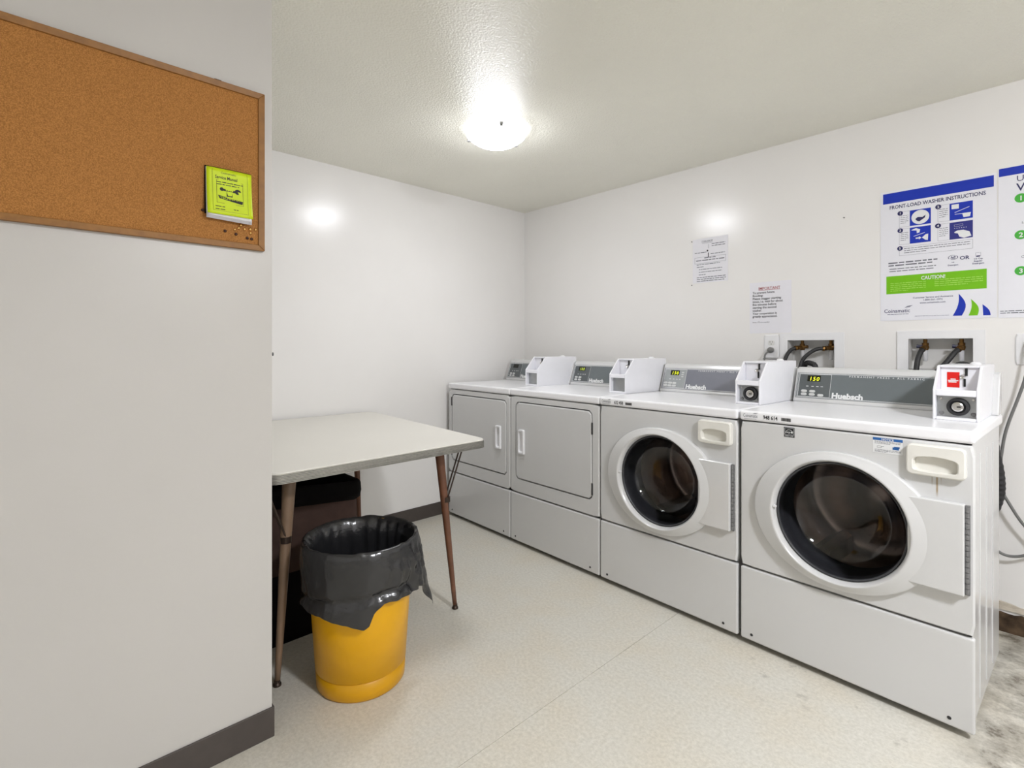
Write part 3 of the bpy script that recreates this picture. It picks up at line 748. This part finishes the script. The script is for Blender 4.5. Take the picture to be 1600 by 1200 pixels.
# booklet
bk = thing('service_booklet', 'lime-yellow stapled service booklet pinned on the corkboard', 'booklet', (PART_X+.008, -2.535, 1.535))
def sheet(name, m, y0, y1, z0, z1, x, bulge, curl, n=12, tilt=0.0, parent=None, thick=.0008):
    bm = NB(); rows = []
    for k in range(n+1):
        v = k/n; row = []
        for j in range(n+1):
            u = j/n; xx = x+bulge*math.sin(PI*v)*.6+curl*(1-v)**2+.004*math.sin(PI*u)*(v*.6)
            row.append((xx, y0+(y1-y0)*u, z0+(z1-z0)*v+tilt*(u-.5)))
        rows.append(row)
    loft(bm, rows, closed=False); fixn(bm); o = obj(name, bm, m, parent, smooth=True)
    md = o.modifiers.new('thick', 'SOLIDIFY'); md.thickness = thick; md.offset = 0
    return o
sheet('back_cover', BLACKF, -.060, .060, .012, .146, .002, 0, .002, parent=bk)
for k in range(4): sheet('page', PAPER, -.0575+.0008*k, .0585-.001*k, -.002+.002*k, .140, .004+.002*k, .002, .010+.002*k, parent=bk, tilt=-.004)
sheet('cover', YPAPER, -.058, .0575, .010, .141, .0135, .002, .016, parent=bk)
def MB(): # cover print frame: follow the cover's mean plane (leans out at the foot)
    M = M_plusx(.034); M[0][1] = -.12; return M
def cov(bm):                                       # drape print on the curved cover
    for v in bm.verts:
        y, z = v.co.y, v.co.z; u = (y+.058)/.1155; t = (z-.010)/.131; off = v.co.x
        v.co.x = .0135+.002*math.sin(PI*t)*.6+.016*(1-t)**2+.004*math.sin(PI*u)*t*.6+.0006+off
    return bm
MP = M_plusx(0)
bm = NB(); text_bm(bm, 'Coinamatic', .0085, -.003, .127, MP, align='CENTER', h=.0); text_bm(bm, 'Service Manual', .0125, -.037, .112, MP, bold=.02, width=.056, h=0)
text_lines(bm, -.034, .034, .104, .0065, .0022, 2, MP, 0, .85)
outline(bm, -.034, .034, .043, .109, .0007, MP, 0); outline(bm, -.044, .046, .020, .136, .0005, MP, 0)
text_lines(bm, -.038, -.014, .034, .008, .0022, 2, MP, 0, 1); text_lines(bm, .008, .020, .030, .008, .0022, 1, MP, 0, 1)
obj('cover_print', cov(bm), PRINTK, bk)
# emblem: fist gripping a spanner over a lettered banner
bm = NB()
quad(bm, -.022, .014, .0795, .0855, MP, .0001, -.05); disc(bm, -.021, .0830, .005, MP, .0001, 14)
pts = []
for k in range(14):
    a = math.radians(35+290*k/13)-.6; pts.append((.020+.0085*math.cos(a), .082+.0075*math.sin(a), .0001))
poly_face(bm, pts+[(.020, .083, .0001)], MP)
quad(bm, -.009, .006, .0640, .0790, MP, .0001)
poly_face(bm, [(-.031, .0650, .0001), (.033, .0560, .0001), (.031, .0470, .0001), (-.027, .0560, .0001)], MP)
obj('emblem_dark', cov(bm), PRINTK, bk)
bm = NB()
for k in range(4): disc(bm, -.009+.0048*k, .0845-.0003*k, .0026, MP, .0003, 12, .0038)
poly_face(bm, [(-.009, .079, .0003), (.007, .079, .0003), (.004, .067, .0003), (-.006, .067, .0003)], MP)
text_bm(bm, 'TECHNIFIST', .0085, -.026, .0555, Matrix.Translation((0, 0, 0)) @ MP, bold=.01, width=.053, h=.0003)
obj('emblem_light', cov(bm), YPAPER, bk)
# tacks
def tack(y, z, m, label, group, r=.0042):
    bm = NB(); loft(bm, [[(.0, r*.45*math.cos(a), r*.45*math.sin(a)) for a in [2*PI*i/12 for i in range(12)]]]+[[(x, r*k*math.cos(a), r*k*math.sin(a)) for a in [2*PI*i/12 for i in range(12)]] for x, k in ((.002, 1), (.0032, .95), (.0045, .6), (.005, .15))], True, True)
    o = obj('push_tack', fixn(bm), m, None, smooth=True); o.location = (PART_X+.008, y, z); tag(o, label, 'tack', group)
for y, z, wh in ((-2.518, 1.514, 'leftmost'), (-2.508, 1.520, 'second from the left'), (-2.492, 1.519, 'in the middle of the row'), (-2.477, 1.521, 'second from the right'), (-2.462, 1.522, 'rightmost, next to the frame'), (-2.476, 1.510, 'the single one under the row'), (-2.502, 1.529, 'the one nearest the booklet')):
    tack(y, z, GOLD, 'shiny brass tack below the yellow booklet, '+wh, 'brass tacks on the corkboard')
for y, z, wh in ((-2.543, 1.506, 'leftmost of four'), (-2.515, 1.501, 'second from left of four'), (-2.485, 1.494, 'third from left of four'), (-2.473, 1.493, 'rightmost and lowest of four')):
    tack(y, z, BTACK, 'dark brown tack below the yellow booklet, '+wh, 'dark tacks on the corkboard')
tack(-2.599, 1.555, BTACK, 'dark brown tack at the left of the yellow booklet', None)
bm = NB(); loft(bm, [[(x, r*math.cos(a), r*math.sin(a)) for a in [2*PI*i/12 for i in range(12)]] for x, r in ((0, .003), (.006, .003), (.006, .006), (.008, .005))], True, True)
for v in bm.verts: v.co = Vector((v.co.y, v.co.x, v.co.z))
o = obj('wall_screw', fixn(bm), HINGE); o.location = (PART_X-.012, PART_Y, 1.155); tag(o, 'small dark screw sticking out at the partition corner', 'screw')

# ------------------------------------------------------------------ posters and notices on the right wall
MW = M_front(0)
def paper(name, label, cat, x0, x1, z0, z1, m, th=.0008, droop=0.0, lift=.0):
    t = thing(name, label, cat, ((x0+x1)/2, 0, z0)); hw = (x1-x0)/2
    bm = NB(); box(bm, -hw, hw, -.0006-th, -.0006, 0, z1-z0); obj('sheet', bm, m, t)
    return t, hw, z1-z0, M_front(-.0006-th)
# front-load instructions poster (0.40 x 0.607 m)
t, hw, H, M = paper('instruction_poster', 'large poster reading front-load washer instructions with blue and green bands', 'poster', 2.405, 2.808, 1.300, 1.907, POSTER)
X = lambda x: x-2.6065
Z = lambda z: z-1.300
bm = NB(); quad(bm, X(2.415), X(2.799), Z(1.850), Z(1.898), M); obj('header_band', bm, BLUE, t)
bm = NB(); text_bm(bm, 'FRONT-LOAD WASHER INSTRUCTIONS', .0235, X(2.440), Z(1.822), M, bold=.016, width=.333); obj('heading_lettering', bm, PRINTN, t)
PICS = [(2.517, 2.592, 1.732, 1.803), (2.657, 2.733, 1.732, 1.806), (2.517, 2.592, 1.651, 1.724), (2.657, 2.733, 1.648, 1.722)]
LEFTS = [2.477, 2.616, 2.477, 2.616]
for k, (a, b, c, d) in enumerate(PICS):
    p = obj('pictogram', quad(NB(), X(a), X(b), Z(c), Z(d), M), BLUE2 if k == 3 else BLUE, t)
    bm = NB(); ax, bx, cz, dz = X(a), X(b), Z(c), Z(d); W_, H_ = bx-ax, dz-cz; h = .0006
    q = lambda u, v: (ax+u*W_, cz+v*H_, h)
    if k == 0:
        disc(bm, ax+W_*.5, cz+H_*.5, W_*.43, M, h, 28)
    elif k == 1:
        poly_face(bm, [q(.08, .66), q(.40, .64), q(.40, .92), q(.08, .92)], M); poly_face(bm, [q(.22, .42), q(.86, .66), q(.86, .69), q(.22, .45)], M)
        poly_face(bm, [q(.22, .34), q(.92, .34), q(.88, .10), q(.60, .10), q(.55, .30), q(.22, .32)], M)
    elif k == 2:
        poly_face(bm, [q(.08, .85), q(.30, .94), q(.50, .82), q(.46, .64), q(.34, .60), q(.32, .78), q(.08, .82)], M); poly_face(bm, [q(.18, .42), q(.72, .58), q(.72, .61), q(.18, .45)], M)
        poly_face(bm, [q(.28, .26), q(.44, .26), q(.44, .20), q(.56, .30), q(.44, .40), q(.44, .34), q(.28, .34)], M); poly_face(bm, [q(.58, .30), q(.74, .14), q(.86, .10), q(.88, .50), q(.76, .48)], M)
    else:
        poly_face(bm, [q(.20, .42), q(.34, .50), q(.60, .50), q(.86, .36), q(.94, .10), q(.62, .02), q(.42, .12), q(.36, .32), q(.22, .36)], M)
        for j in range(6): quad(bm, ax+W_*(.2+.1*j), ax+W_*(.24+.1*j), cz+H_*.62, cz+H_*.65, M, h)
        outline(bm, ax+W_*.2, ax+W_*.58, cz+H_*.74, cz+H_*.86, .0006, M, h)
    obj('pictogram_white', bm, PRINTW, p)
    if k == 0:
        bm = NB(); h = .0009
        poly_face(bm, [q(.26, .40), q(.38, .52), q(.62, .48), q(.76, .60), q(.72, .42), q(.56, .30), q(.46, .22), q(.34, .28)], M); obj('pictogram_dark', bm, PRINTN, p)
bm = NB()
for k, (a, b, c, d) in enumerate(PICS): outline(bm, X(LEFTS[k]), X(a), Z(c), Z(d), .0007, M)
outline(bm, X(2.477), X(2.733), Z(1.600), Z(1.640), .0008, M)
for k, (a, b, c, d) in enumerate(PICS): text_lines(bm, X(LEFTS[k])+.005, X(a)-.006, Z(d)-.018, .0085, .0022, 5, M, .0004, .7)
text_lines(bm, X(2.495), X(2.726), Z(1.632), .0095, .0026, 3, M, .0004, .35)
text_lines(bm, X(2.436), X(2.615), Z(1.572), .012, .0055, 2, M, .0004, .9); text_lines(bm, X(2.440), X(2.610), Z(1.543), .011, .0035, 2, M, .0004, .95)
obj('small_print', bm, PRINTG, t)
for k, (u, v) in enumerate([(2.481, 1.797), (2.618, 1.800), (2.481, 1.717), (2.617, 1.716), (2.480, 1.634)]):
    nb = obj('step_disc', disc(NB(), X(u), Z(v), .0105, M, .0008, 24), PRINTN, t)
    bm = NB(); text_bm(bm, str(k+1), .015, X(u), Z(v)-.005, M, bold=.02, align='CENTER', h=.0012); obj('step_numeral', bm, PRINTW, nb)
bm = NB()
for k in range(28):
    a0, a1 = 2*PI*k/28, 2*PI*(k+1)/28; r0, r1 = .0145, .0168; s_ = .62
    if k in (3, 4, 17, 18): continue
    poly_face(bm, [(X(2.668)+r0*math.cos(a0), Z(1.569)+r0*s_*math.sin(a0), .0005), (X(2.668)+r1*math.cos(a0), Z(1.569)+r1*s_*math.sin(a0), .0005), (X(2.668)+r1*math.cos(a1), Z(1.569)+r1*s_*math.sin(a1), .0005), (X(2.668)+r0*math.cos(a1), Z(1.569)+r0*s_*math.sin(a1), .0005)], M)
text_bm(bm, 'hE', .017, X(2.668), Z(1.563), M, bold=.02, align='CENTER', shear=.2); text_bm(bm, 'OR', .022, X(2.706), Z(1.556), M, bold=.02, align='CENTER')
text_bm(bm, 'HE', .007, X(2.668), Z(1.545), M, align='CENTER', bold=.02); text_bm(bm, 'Detergent', .0085, X(2.668), Z(1.533), M, align='CENTER', bold=.02)
text_bm(bm, '1/2 Cup', .009, X(2.750), Z(1.551), M, align='CENTER', bold=.02); text_bm(bm, 'Regular', .009, X(2.750), Z(1.541), M, align='CENTER', bold=.02); text_bm(bm, 'Detergent', .009, X(2.750), Z(1.531), M, align='CENTER', bold=.02)
outline(bm, X(2.742), X(2.758), Z(1.564), Z(1.580), .0006, M); quad(bm, X(2.744), X(2.756), Z(1.562), Z(1.567), M)
obj('detergent_lettering', bm, PRINTN, t)
bm = NB()
text_bm(bm, 'Customer Service and Assistance', .0105, X(2.598), Z(1.398), M, bold=.012, align='CENTER', width=.140); text_bm(bm, '1-800-561-1972', .0105, X(2.598), Z(1.386), M, bold=.012, align='CENTER', width=.068); text_bm(bm, 'www.coinamatic.com', .0105, X(2.598), Z(1.374), M, bold=.012, align='CENTER', width=.090)
obj('service_lettering', bm, PRINTN, t)
bm = NB()
text_bm(bm, 'Coinamatic', .024, X(2.419), Z(1.337), M, bold=.006, width=.097)
text_lines(bm, X(2.432), X(2.512), Z(1.330), .01, .0018, 1, M, .0004, 1); text_lines(bm, X(2.535), X(2.655), Z(1.318), .01, .0014, 1, M, .0004, 1)
for k in range(3): quad(bm, X(2.498+.004*k), X(2.518+.004*k), Z(1.358+.003*k), Z(1.3595+.003*k), M, .0005, .15)
obj('company_lettering', bm, PRINTN, t)
cp = obj('caution_panel', quad(NB(), X(2.428), X(2.777), Z(1.425), Z(1.508), M), GREEN, t)
bm = NB(); text_bm(bm, 'CAUTION!', .023, X(2.600), Z(1.482), M, bold=.022, align='CENTER', width=.084, h=.0008); obj('caution_lettering', bm, PRINTW, cp)
bm = NB(); text_lines(bm, X(2.444), X(2.575), Z(1.475), .0088, .003, 5, M, .0008, .5); obj('caution_print', bm, PGREEN, cp); bm = NB(); text_lines(bm, X(2.605), X(2.765), Z(1.478), .0088, .003, 4, M, .0008, .7); obj('caution_print', bm, PGREEN, cp)
def sail(m, pl_, pr_, name):
    bm = NB(); poly_face(bm, [(X(x), Z(z), .0005) for x, z in pl_+pr_[::-1]], M); obj(name, bm, m, t)
def curve_pts(a, b, bow, n=8):
    return [(a[0]+(b[0]-a[0])*k/n+bow*math.sin(PI*k/n), a[1]+(b[1]-a[1])*k/n) for k in range(n+1)]
sail(BLUE, curve_pts((2.687, 1.409), (2.667, 1.313), .008), curve_pts((2.687, 1.409), (2.697, 1.313), .018), 'sail_emblem')
sail(GREEN, curve_pts((2.727, 1.383), (2.719, 1.312), .006), curve_pts((2.727, 1.383), (2.748, 1.312), .013), 'sail_emblem')
sail(BLUE, curve_pts((2.764, 1.358), (2.766, 1.311), .0), curve_pts((2.764, 1.358), (2.789, 1.311), .007), 'sail_emblem')
# second poster, cut by the picture edge
t, hw, H, M = paper('detergent_poster', 'white poster with green numbered circles at the right end of the wall', 'poster', 2.8125, 3.215, 1.297, 1.920, POSTER)
X2 = lambda x: x-3.01375
Z2 = lambda z: z-1.297
bm = NB(); quad(bm, X2(2.8145), X2(3.213), Z2(1.885), Z2(1.918), M); obj('header_band', bm, BLUE, t)
bm = NB(); text_bm(bm, 'Us', .034, X2(2.866), Z2(1.855), M); text_bm(bm, 'W', .046, X2(2.866), Z2(1.815), M, bold=.005); obj('heading_lettering', bm, PRINTN, t); bm = NB()
text_bm(bm, '1/', .014, X2(2.880), Z2(1.679), M); text_bm(bm, 'O', .014, X2(2.880), Z2(1.540), M); obj('step_lettering', bm, PRINTG, t); bm = NB()
text_lines(bm, X2(2.818), X2(2.93), Z2(1.327), .008, .003, 2, M, .0004, .9); obj('small_print', bm, PRINTG, t)
for k, v in enumerate((1.785, 1.635, 1.488)):
    d = obj('step_disc', disc(NB(), X2(2.8795), Z2(v), .0185, M, .0005, 28), GREEN2, t)
    bm = NB(); text_bm(bm, str(k+1), .027, X2(2.880), Z2(v)-.0095, M, bold=.02, align='CENTER', h=.0009); obj('step_numeral', bm, PRINTW, d)
# coin notice
t, hw, H, M = paper('coin_notice', 'faded white instruction sheet on the wall above the middle washer, left of the red-headed notice', 'notice', 1.458, 1.674, 1.562, 1.828, PAPER)
X3 = lambda u: -hw+u*2*hw
Z3 = lambda v: v*H
bm = NB(); text_bm(bm, 'COIN DROP', .016, X3(.42), Z3(.905), M, bold=.012, align='CENTER', width=.068); quad(bm, X3(.28), X3(.58), Z3(.885), Z3(.89), M)
text_lines(bm, X3(.55), X3(.93), Z3(.86), .012, .004, 2, M, .0004, 1); text_lines(bm, X3(.06), X3(.40), Z3(.69), .01, .004, 1, M, .0004, 1); text_lines(bm, X3(.52), X3(.92), Z3(.64), .01, .004, 1, M, .0004, 1)
outline(bm, X3(.06), X3(.94), Z3(.44), Z3(.58), .0011, M); text_lines(bm, X3(.34), X3(.66), Z3(.565), .012, .005, 1, M, .0004, 1); text_lines(bm, X3(.10), X3(.90), Z3(.515), .013, .005, 1, M, .0004, 1)
text_lines(bm, X3(.12), X3(.78), Z3(.42), .014, .0035, 2, M, .0004, .3); text_lines(bm, X3(.18), X3(.84), Z3(.31), .016, .0035, 3, M, .0004, .3); text_lines(bm, X3(.12), X3(.94), Z3(.13), .011, .0042, 3, M, .0004, .95)
obj('faint_print', bm, PRINTG, t)
bm = NB(); disc(bm, X3(.43), Z3(.71), .0052, M, .0005, 18); quad(bm, X3(.445), X3(.468), Z3(.56), Z3(.665), M, .0005); quad(bm, X3(.46), X3(.467), Z3(.76), Z3(.85), M, .0005); obj('slot_diagram', bm, PRINTK, t)
# IMPORTANT notice
t, hw, H, M = paper('flood_notice', 'white notice headed IMPORTANT in red above the electrical outlet', 'notice', 1.797, 2.013, 1.253, 1.534, PAPER, lift=.01)
bm = NB(); text_bm(bm, 'IMPORTANT', .0205, -.004, H*.852, M, bold=.012, align='CENTER', width=.112); quad(bm, -.060, .052, H*.840, H*.847, M); obj('red_heading', bm, REDP, t)
bm = NB(); v = .778
for line, wd in (('To prevent future', .116), ('flooding:', .056), ('Please stagger starting', .148), ('times, i.e. wait for about', .158), ('five minutes before', .125), ('starting the second', .125), ('washer.', .050), ('Your cooperation is', .128), ('greatly appreciated.', .130)):
    text_bm(bm, line, .0165, -hw+.016, H*v, M, bold=.018, width=wd); v -= .0585
text_bm(bm, 'Since 175 are needed', .0095, -hw+.016, H*.205, M, width=.088)
obj('notice_lettering', bm, PRINTK, t)
for x, z, lab in ((1.451, 1.818, 'small dark screw head at the top left corner of the faded notice'), (1.451, 1.553, 'small grey screw head at the bottom left corner of the faded notice'), (2.255, 1.819, 'small nail in the wall left of the washer instructions poster')):
    bm = NB(); loft(bm, [circ(0, 0, .0035, .0035, 0, 12), circ(0, 0, .0035, .0035, -.003, 12), circ(0, 0, .001, .001, -.005, 12)], True, True)
    o = obj('wall_screw', fixn(bm), HINGE); o.location = (x, 0, z); tag(o, lab, 'screw')

# ------------------------------------------------------------------ outlets, valve boxes, hoses, cords
def outlet(x, z, label, hw=.039, hh=.064):
    t = thing('wall_outlet', label, 'outlet', (x, 0, z), 0, 'electrical outlets')
    bm = NB(); n = 32; loft(bm, [rrect(0, 0, hw, hh, .005, 0, n), rrect(0, 0, hw, hh, .005, -.003, n), rrect(0, 0, hw-.004, hh-.004, .004, -.006, n)], False, True); obj('cover_plate', fixn(bm), PLAST, t)
    for dz in (.0195, -.0195):
        bm = NB(); loft(bm, [rrect(0, dz, .017, .014, .010, -.005, 24), rrect(0, dz, .017, .014, .010, -.008, 24)], False, True); r = obj('receptacle', fixn(bm), RECESS, t)
        bm = NB(); box(bm, -.0075, -.0055, -.0085, -.007, dz+.001, dz+.009); box(bm, .0055, .0075, -.0085, -.007, dz+.001, dz+.009); box(bm, -.002, .002, -.0085, -.007, dz-.009, dz-.005); obj('slots', bm, BLACK, r)
    return t
outlet(1.914, 1.180, 'white wall outlet with a grey plug in it, just below the IMPORTANT notice')
outlet(2.902, 1.167, 'white wall outlet at the right edge beside the end washer')
def plug_cord(name, label, x, z, pts, r=.0045):
    t = thing(name, label, 'power cord', (x, 0, z))
    bm = NB(); tube(bm, [(0, -.009, 0), (0, -.022, 0), (0, -.034, -.001), (-.002, -.042, -.008)], [.015, .016, .013, .008], 16); obj('plug', fixn(bm), CORD, t, smooth=True)
    P = [(0, -.030, 0), (-.006, -.042, -.010)]+[(a-x, b, c-z) for a, b, c in pts]
    bm = NB(); tube(bm, spline(P, 8), r, 10); obj('cable', fixn(bm), CORD, t, smooth=True)
plug_cord('washer_cord', 'grey power cord plugged in under the IMPORTANT notice', 1.914, 1.1605, [(1.897, -.050, 1.13), (1.895, -.055, 1.08), (1.90, -.07, .95), (1.91, -.09, .75)])
tie = NB(); tube(tie, [(1.872, -.012, 1.112), (1.905, -.016, 1.111), (1.952, -.012, 1.111), (1.975, -.02, 1.095)], .0022, 8)
tag(obj('ground_wire', fixn(tie), CORD), 'thin grey wire lying across the lower end of the plugged outlet', 'wire')
plug_cord('long_cord', 'long grey power cord looping down the wall beside the end washer', 2.908, 1.186, [(2.905, -.055, 1.13), (2.893, -.055, 1.05), (2.876, -.05, .98), (2.846, -.05, .87), (2.832, -.05, .80), (2.820, -.05, .70), (2.803, -.055, .635), (2.83, -.06, .58), (2.875, -.06, .49), (2.92, -.055, .42), (2.925, -.05, .375), (2.88, -.045, .335), (2.83, -.05, .33), (2.785, -.06, .37), (2.75, -.08, .43)], .0055)
def valve_box(x0, x1, z1, hole, label, valves):
    hx0, hx1, hz0, hz1 = hole; cx = (x0+x1)/2; z0 = 1.02
    t = thing('valve_box', label, 'valve box', (cx, 0, z0), 0, 'recessed washer valve boxes')
    bm = NB(); a = -.007; X_ = lambda q: q-cx; Z_ = lambda q: q-z0
    box(bm, X_(x0), X_(x1), a, 0, Z_(hz1), Z_(z1)); box(bm, X_(x0), X_(hx0), a, 0, 0, Z_(hz1)); box(bm, X_(hx1), X_(x1), a, 0, 0, Z_(hz1)); box(bm, X_(hx0), X_(hx1), a, 0, 0, Z_(hz0)); obj('frame', bm, PLAST, t)
    e = .0012; D = .085
    bm = NB(); lp = [[(X_(hx0)+e, y, Z_(hz0)+e), (X_(hx1)-e, y, Z_(hz0)+e), (X_(hx1)-e, y, Z_(hz1)-e), (X_(hx0)+e, y, Z_(hz1)-e)] for y in (-.006, D)]
    loft(bm, lp, False, True); obj('recess', fixn(bm), RECESS, t)
    vs2 = []
    for vx, vm, face in valves:
        x = X_(vx); z = Z_(hz1)
        bm = NB(); loft(bm, [hcirc(x, .045, .008, z-.001, 14), hcirc(x, .045, .008, z-.022, 14)], True, True); loft(bm, [hcirc(x, .045, .013, z-.018, 6), hcirc(x, .045, .013, z-.030, 6)], True, True)
        loft(bm, [hcirc(x, .045, .012, z-.030, 16), hcirc(x, .045, .015, z-.038, 16), hcirc(x, .045, .011, z-.052, 16)], True, True)
        tube(bm, [(x, .045, z-.038), (x+face[0]*.5, .045+face[1]*.5, z-.038+face[2]*.5), (x+face[0], .045+face[1], z-.038+face[2])], [.010, .011, .012], 14)
        v = obj('valve', fixn(bm), BRASS, t, bevel=.0008)
        bm = NB(); tube(bm, [(x-.03*vm, .030, z-.034), (x-.008*vm, .034, z-.036)], [.009, .007], 10); obj('valve_knob', fixn(bm), NAVY if vm > 0 else BRASS, v)
        bm = NB(); loft(bm, [hcirc(x, .045, .009, z-.052, 16), hcirc(x, .045, .010, z-.058, 16), hcirc(x, .045, .0095, z-.098, 16), hcirc(x, .045, .006, z-.102, 16)], True, True); obj('arrester_tube', fixn(bm), CLEARP, v, smooth=True)
    return t
valve_box(1.957, 2.256, 1.250, HOLES[0], 'white recessed valve box with brass valves behind the middle washer', [(2.052, -1, (-.016, -.026, -.002)), (2.186, -1, (-.020, -.022, -.004))])
valve_box(2.470, 2.773, 1.250, HOLES[1], 'white recessed valve box with brass valves behind the end washer', [(2.566, 1, (-.004, -.030, -.006)), (2.692, 1, (-.004, -.030, -.004))])
def hose(label, pts, r=.0095):
    P = spline(pts, 8); bm = NB(); tube(bm, P, r, 12)
    t = thing('water_hose', label, 'hose', tuple(P[-1]), 0, 'black washer supply hoses')
    for v in bm.verts: v.co -= P[-1]
    obj('rubber_hose', fixn(bm), RUBBER, t, smooth=True)
    bm = NB(); tube(bm, [P[0]-P[-1], P[3]-P[-1]], .0125, 14); obj('brass_coupling', fixn(bm), BRASS, t)
hose('black hose on the left valve behind the middle washer', [(2.034, .016, 1.172), (2.012, -.008, 1.160), (1.995, -.03, 1.12), (1.985, -.04, 1.06), (1.98, -.05, .92)])
hose('black hose on the right valve behind the middle washer', [(2.164, .020, 1.168), (2.135, .005, 1.166), (2.100, -.015, 1.142), (2.075, -.03, 1.105), (2.065, -.045, 1.04), (2.06, -.06, .90)])
hose('black hose hanging straight down on the left valve behind the end washer', [(2.562, .012, 1.168), (2.556, -.012, 1.150), (2.548, -.03, 1.11), (2.545, -.04, 1.05), (2.54, -.05, .90)], .0105)
hose('black hose slanting left from the right valve behind the end washer', [(2.688, .012, 1.170), (2.672, -.012, 1.148), (2.650, -.03, 1.110), (2.628, -.04, 1.08), (2.60, -.05, 1.03), (2.58, -.06, .90)], .0105)
def drain(label, pts, r):
    P = spline(pts, 8); bm = NB(); tube(bm, P, [r*(1+(.07 if k % 2 else -.04)) for k in range(len(P))], 14)
    for v in bm.verts: v.co -= P[-1]
    o = obj('drain_hose', fixn(bm), RUBBER); o.location = P[-1]; tag(o, label, 'hose', 'black drain hoses')
drain('black drain hose arching out of the valve box behind the middle washer', [(2.065, .03, 1.076), (2.085, .0, 1.092), (2.115, -.04, 1.094), (2.145, -.06, 1.075), (2.15, -.07, .98), (2.14, -.08, .80)], .0125)
drain('black drain hose arching out of the valve box behind the end washer', [(2.722, .03, 1.080), (2.716, .0, 1.096), (2.702, -.03, 1.100), (2.684, -.055, 1.088), (2.675, -.085, 1.0), (2.672, -.09, .8)], .0125)
drain('thick black hose bulging out behind the end washer beside the long cord', [(2.76, -.10, .95), (2.795, -.10, .86), (2.808, -.10, .76), (2.822, -.10, .66), (2.822, -.10, .58), (2.800, -.10, .50), (2.76, -.10, .42)], .016)
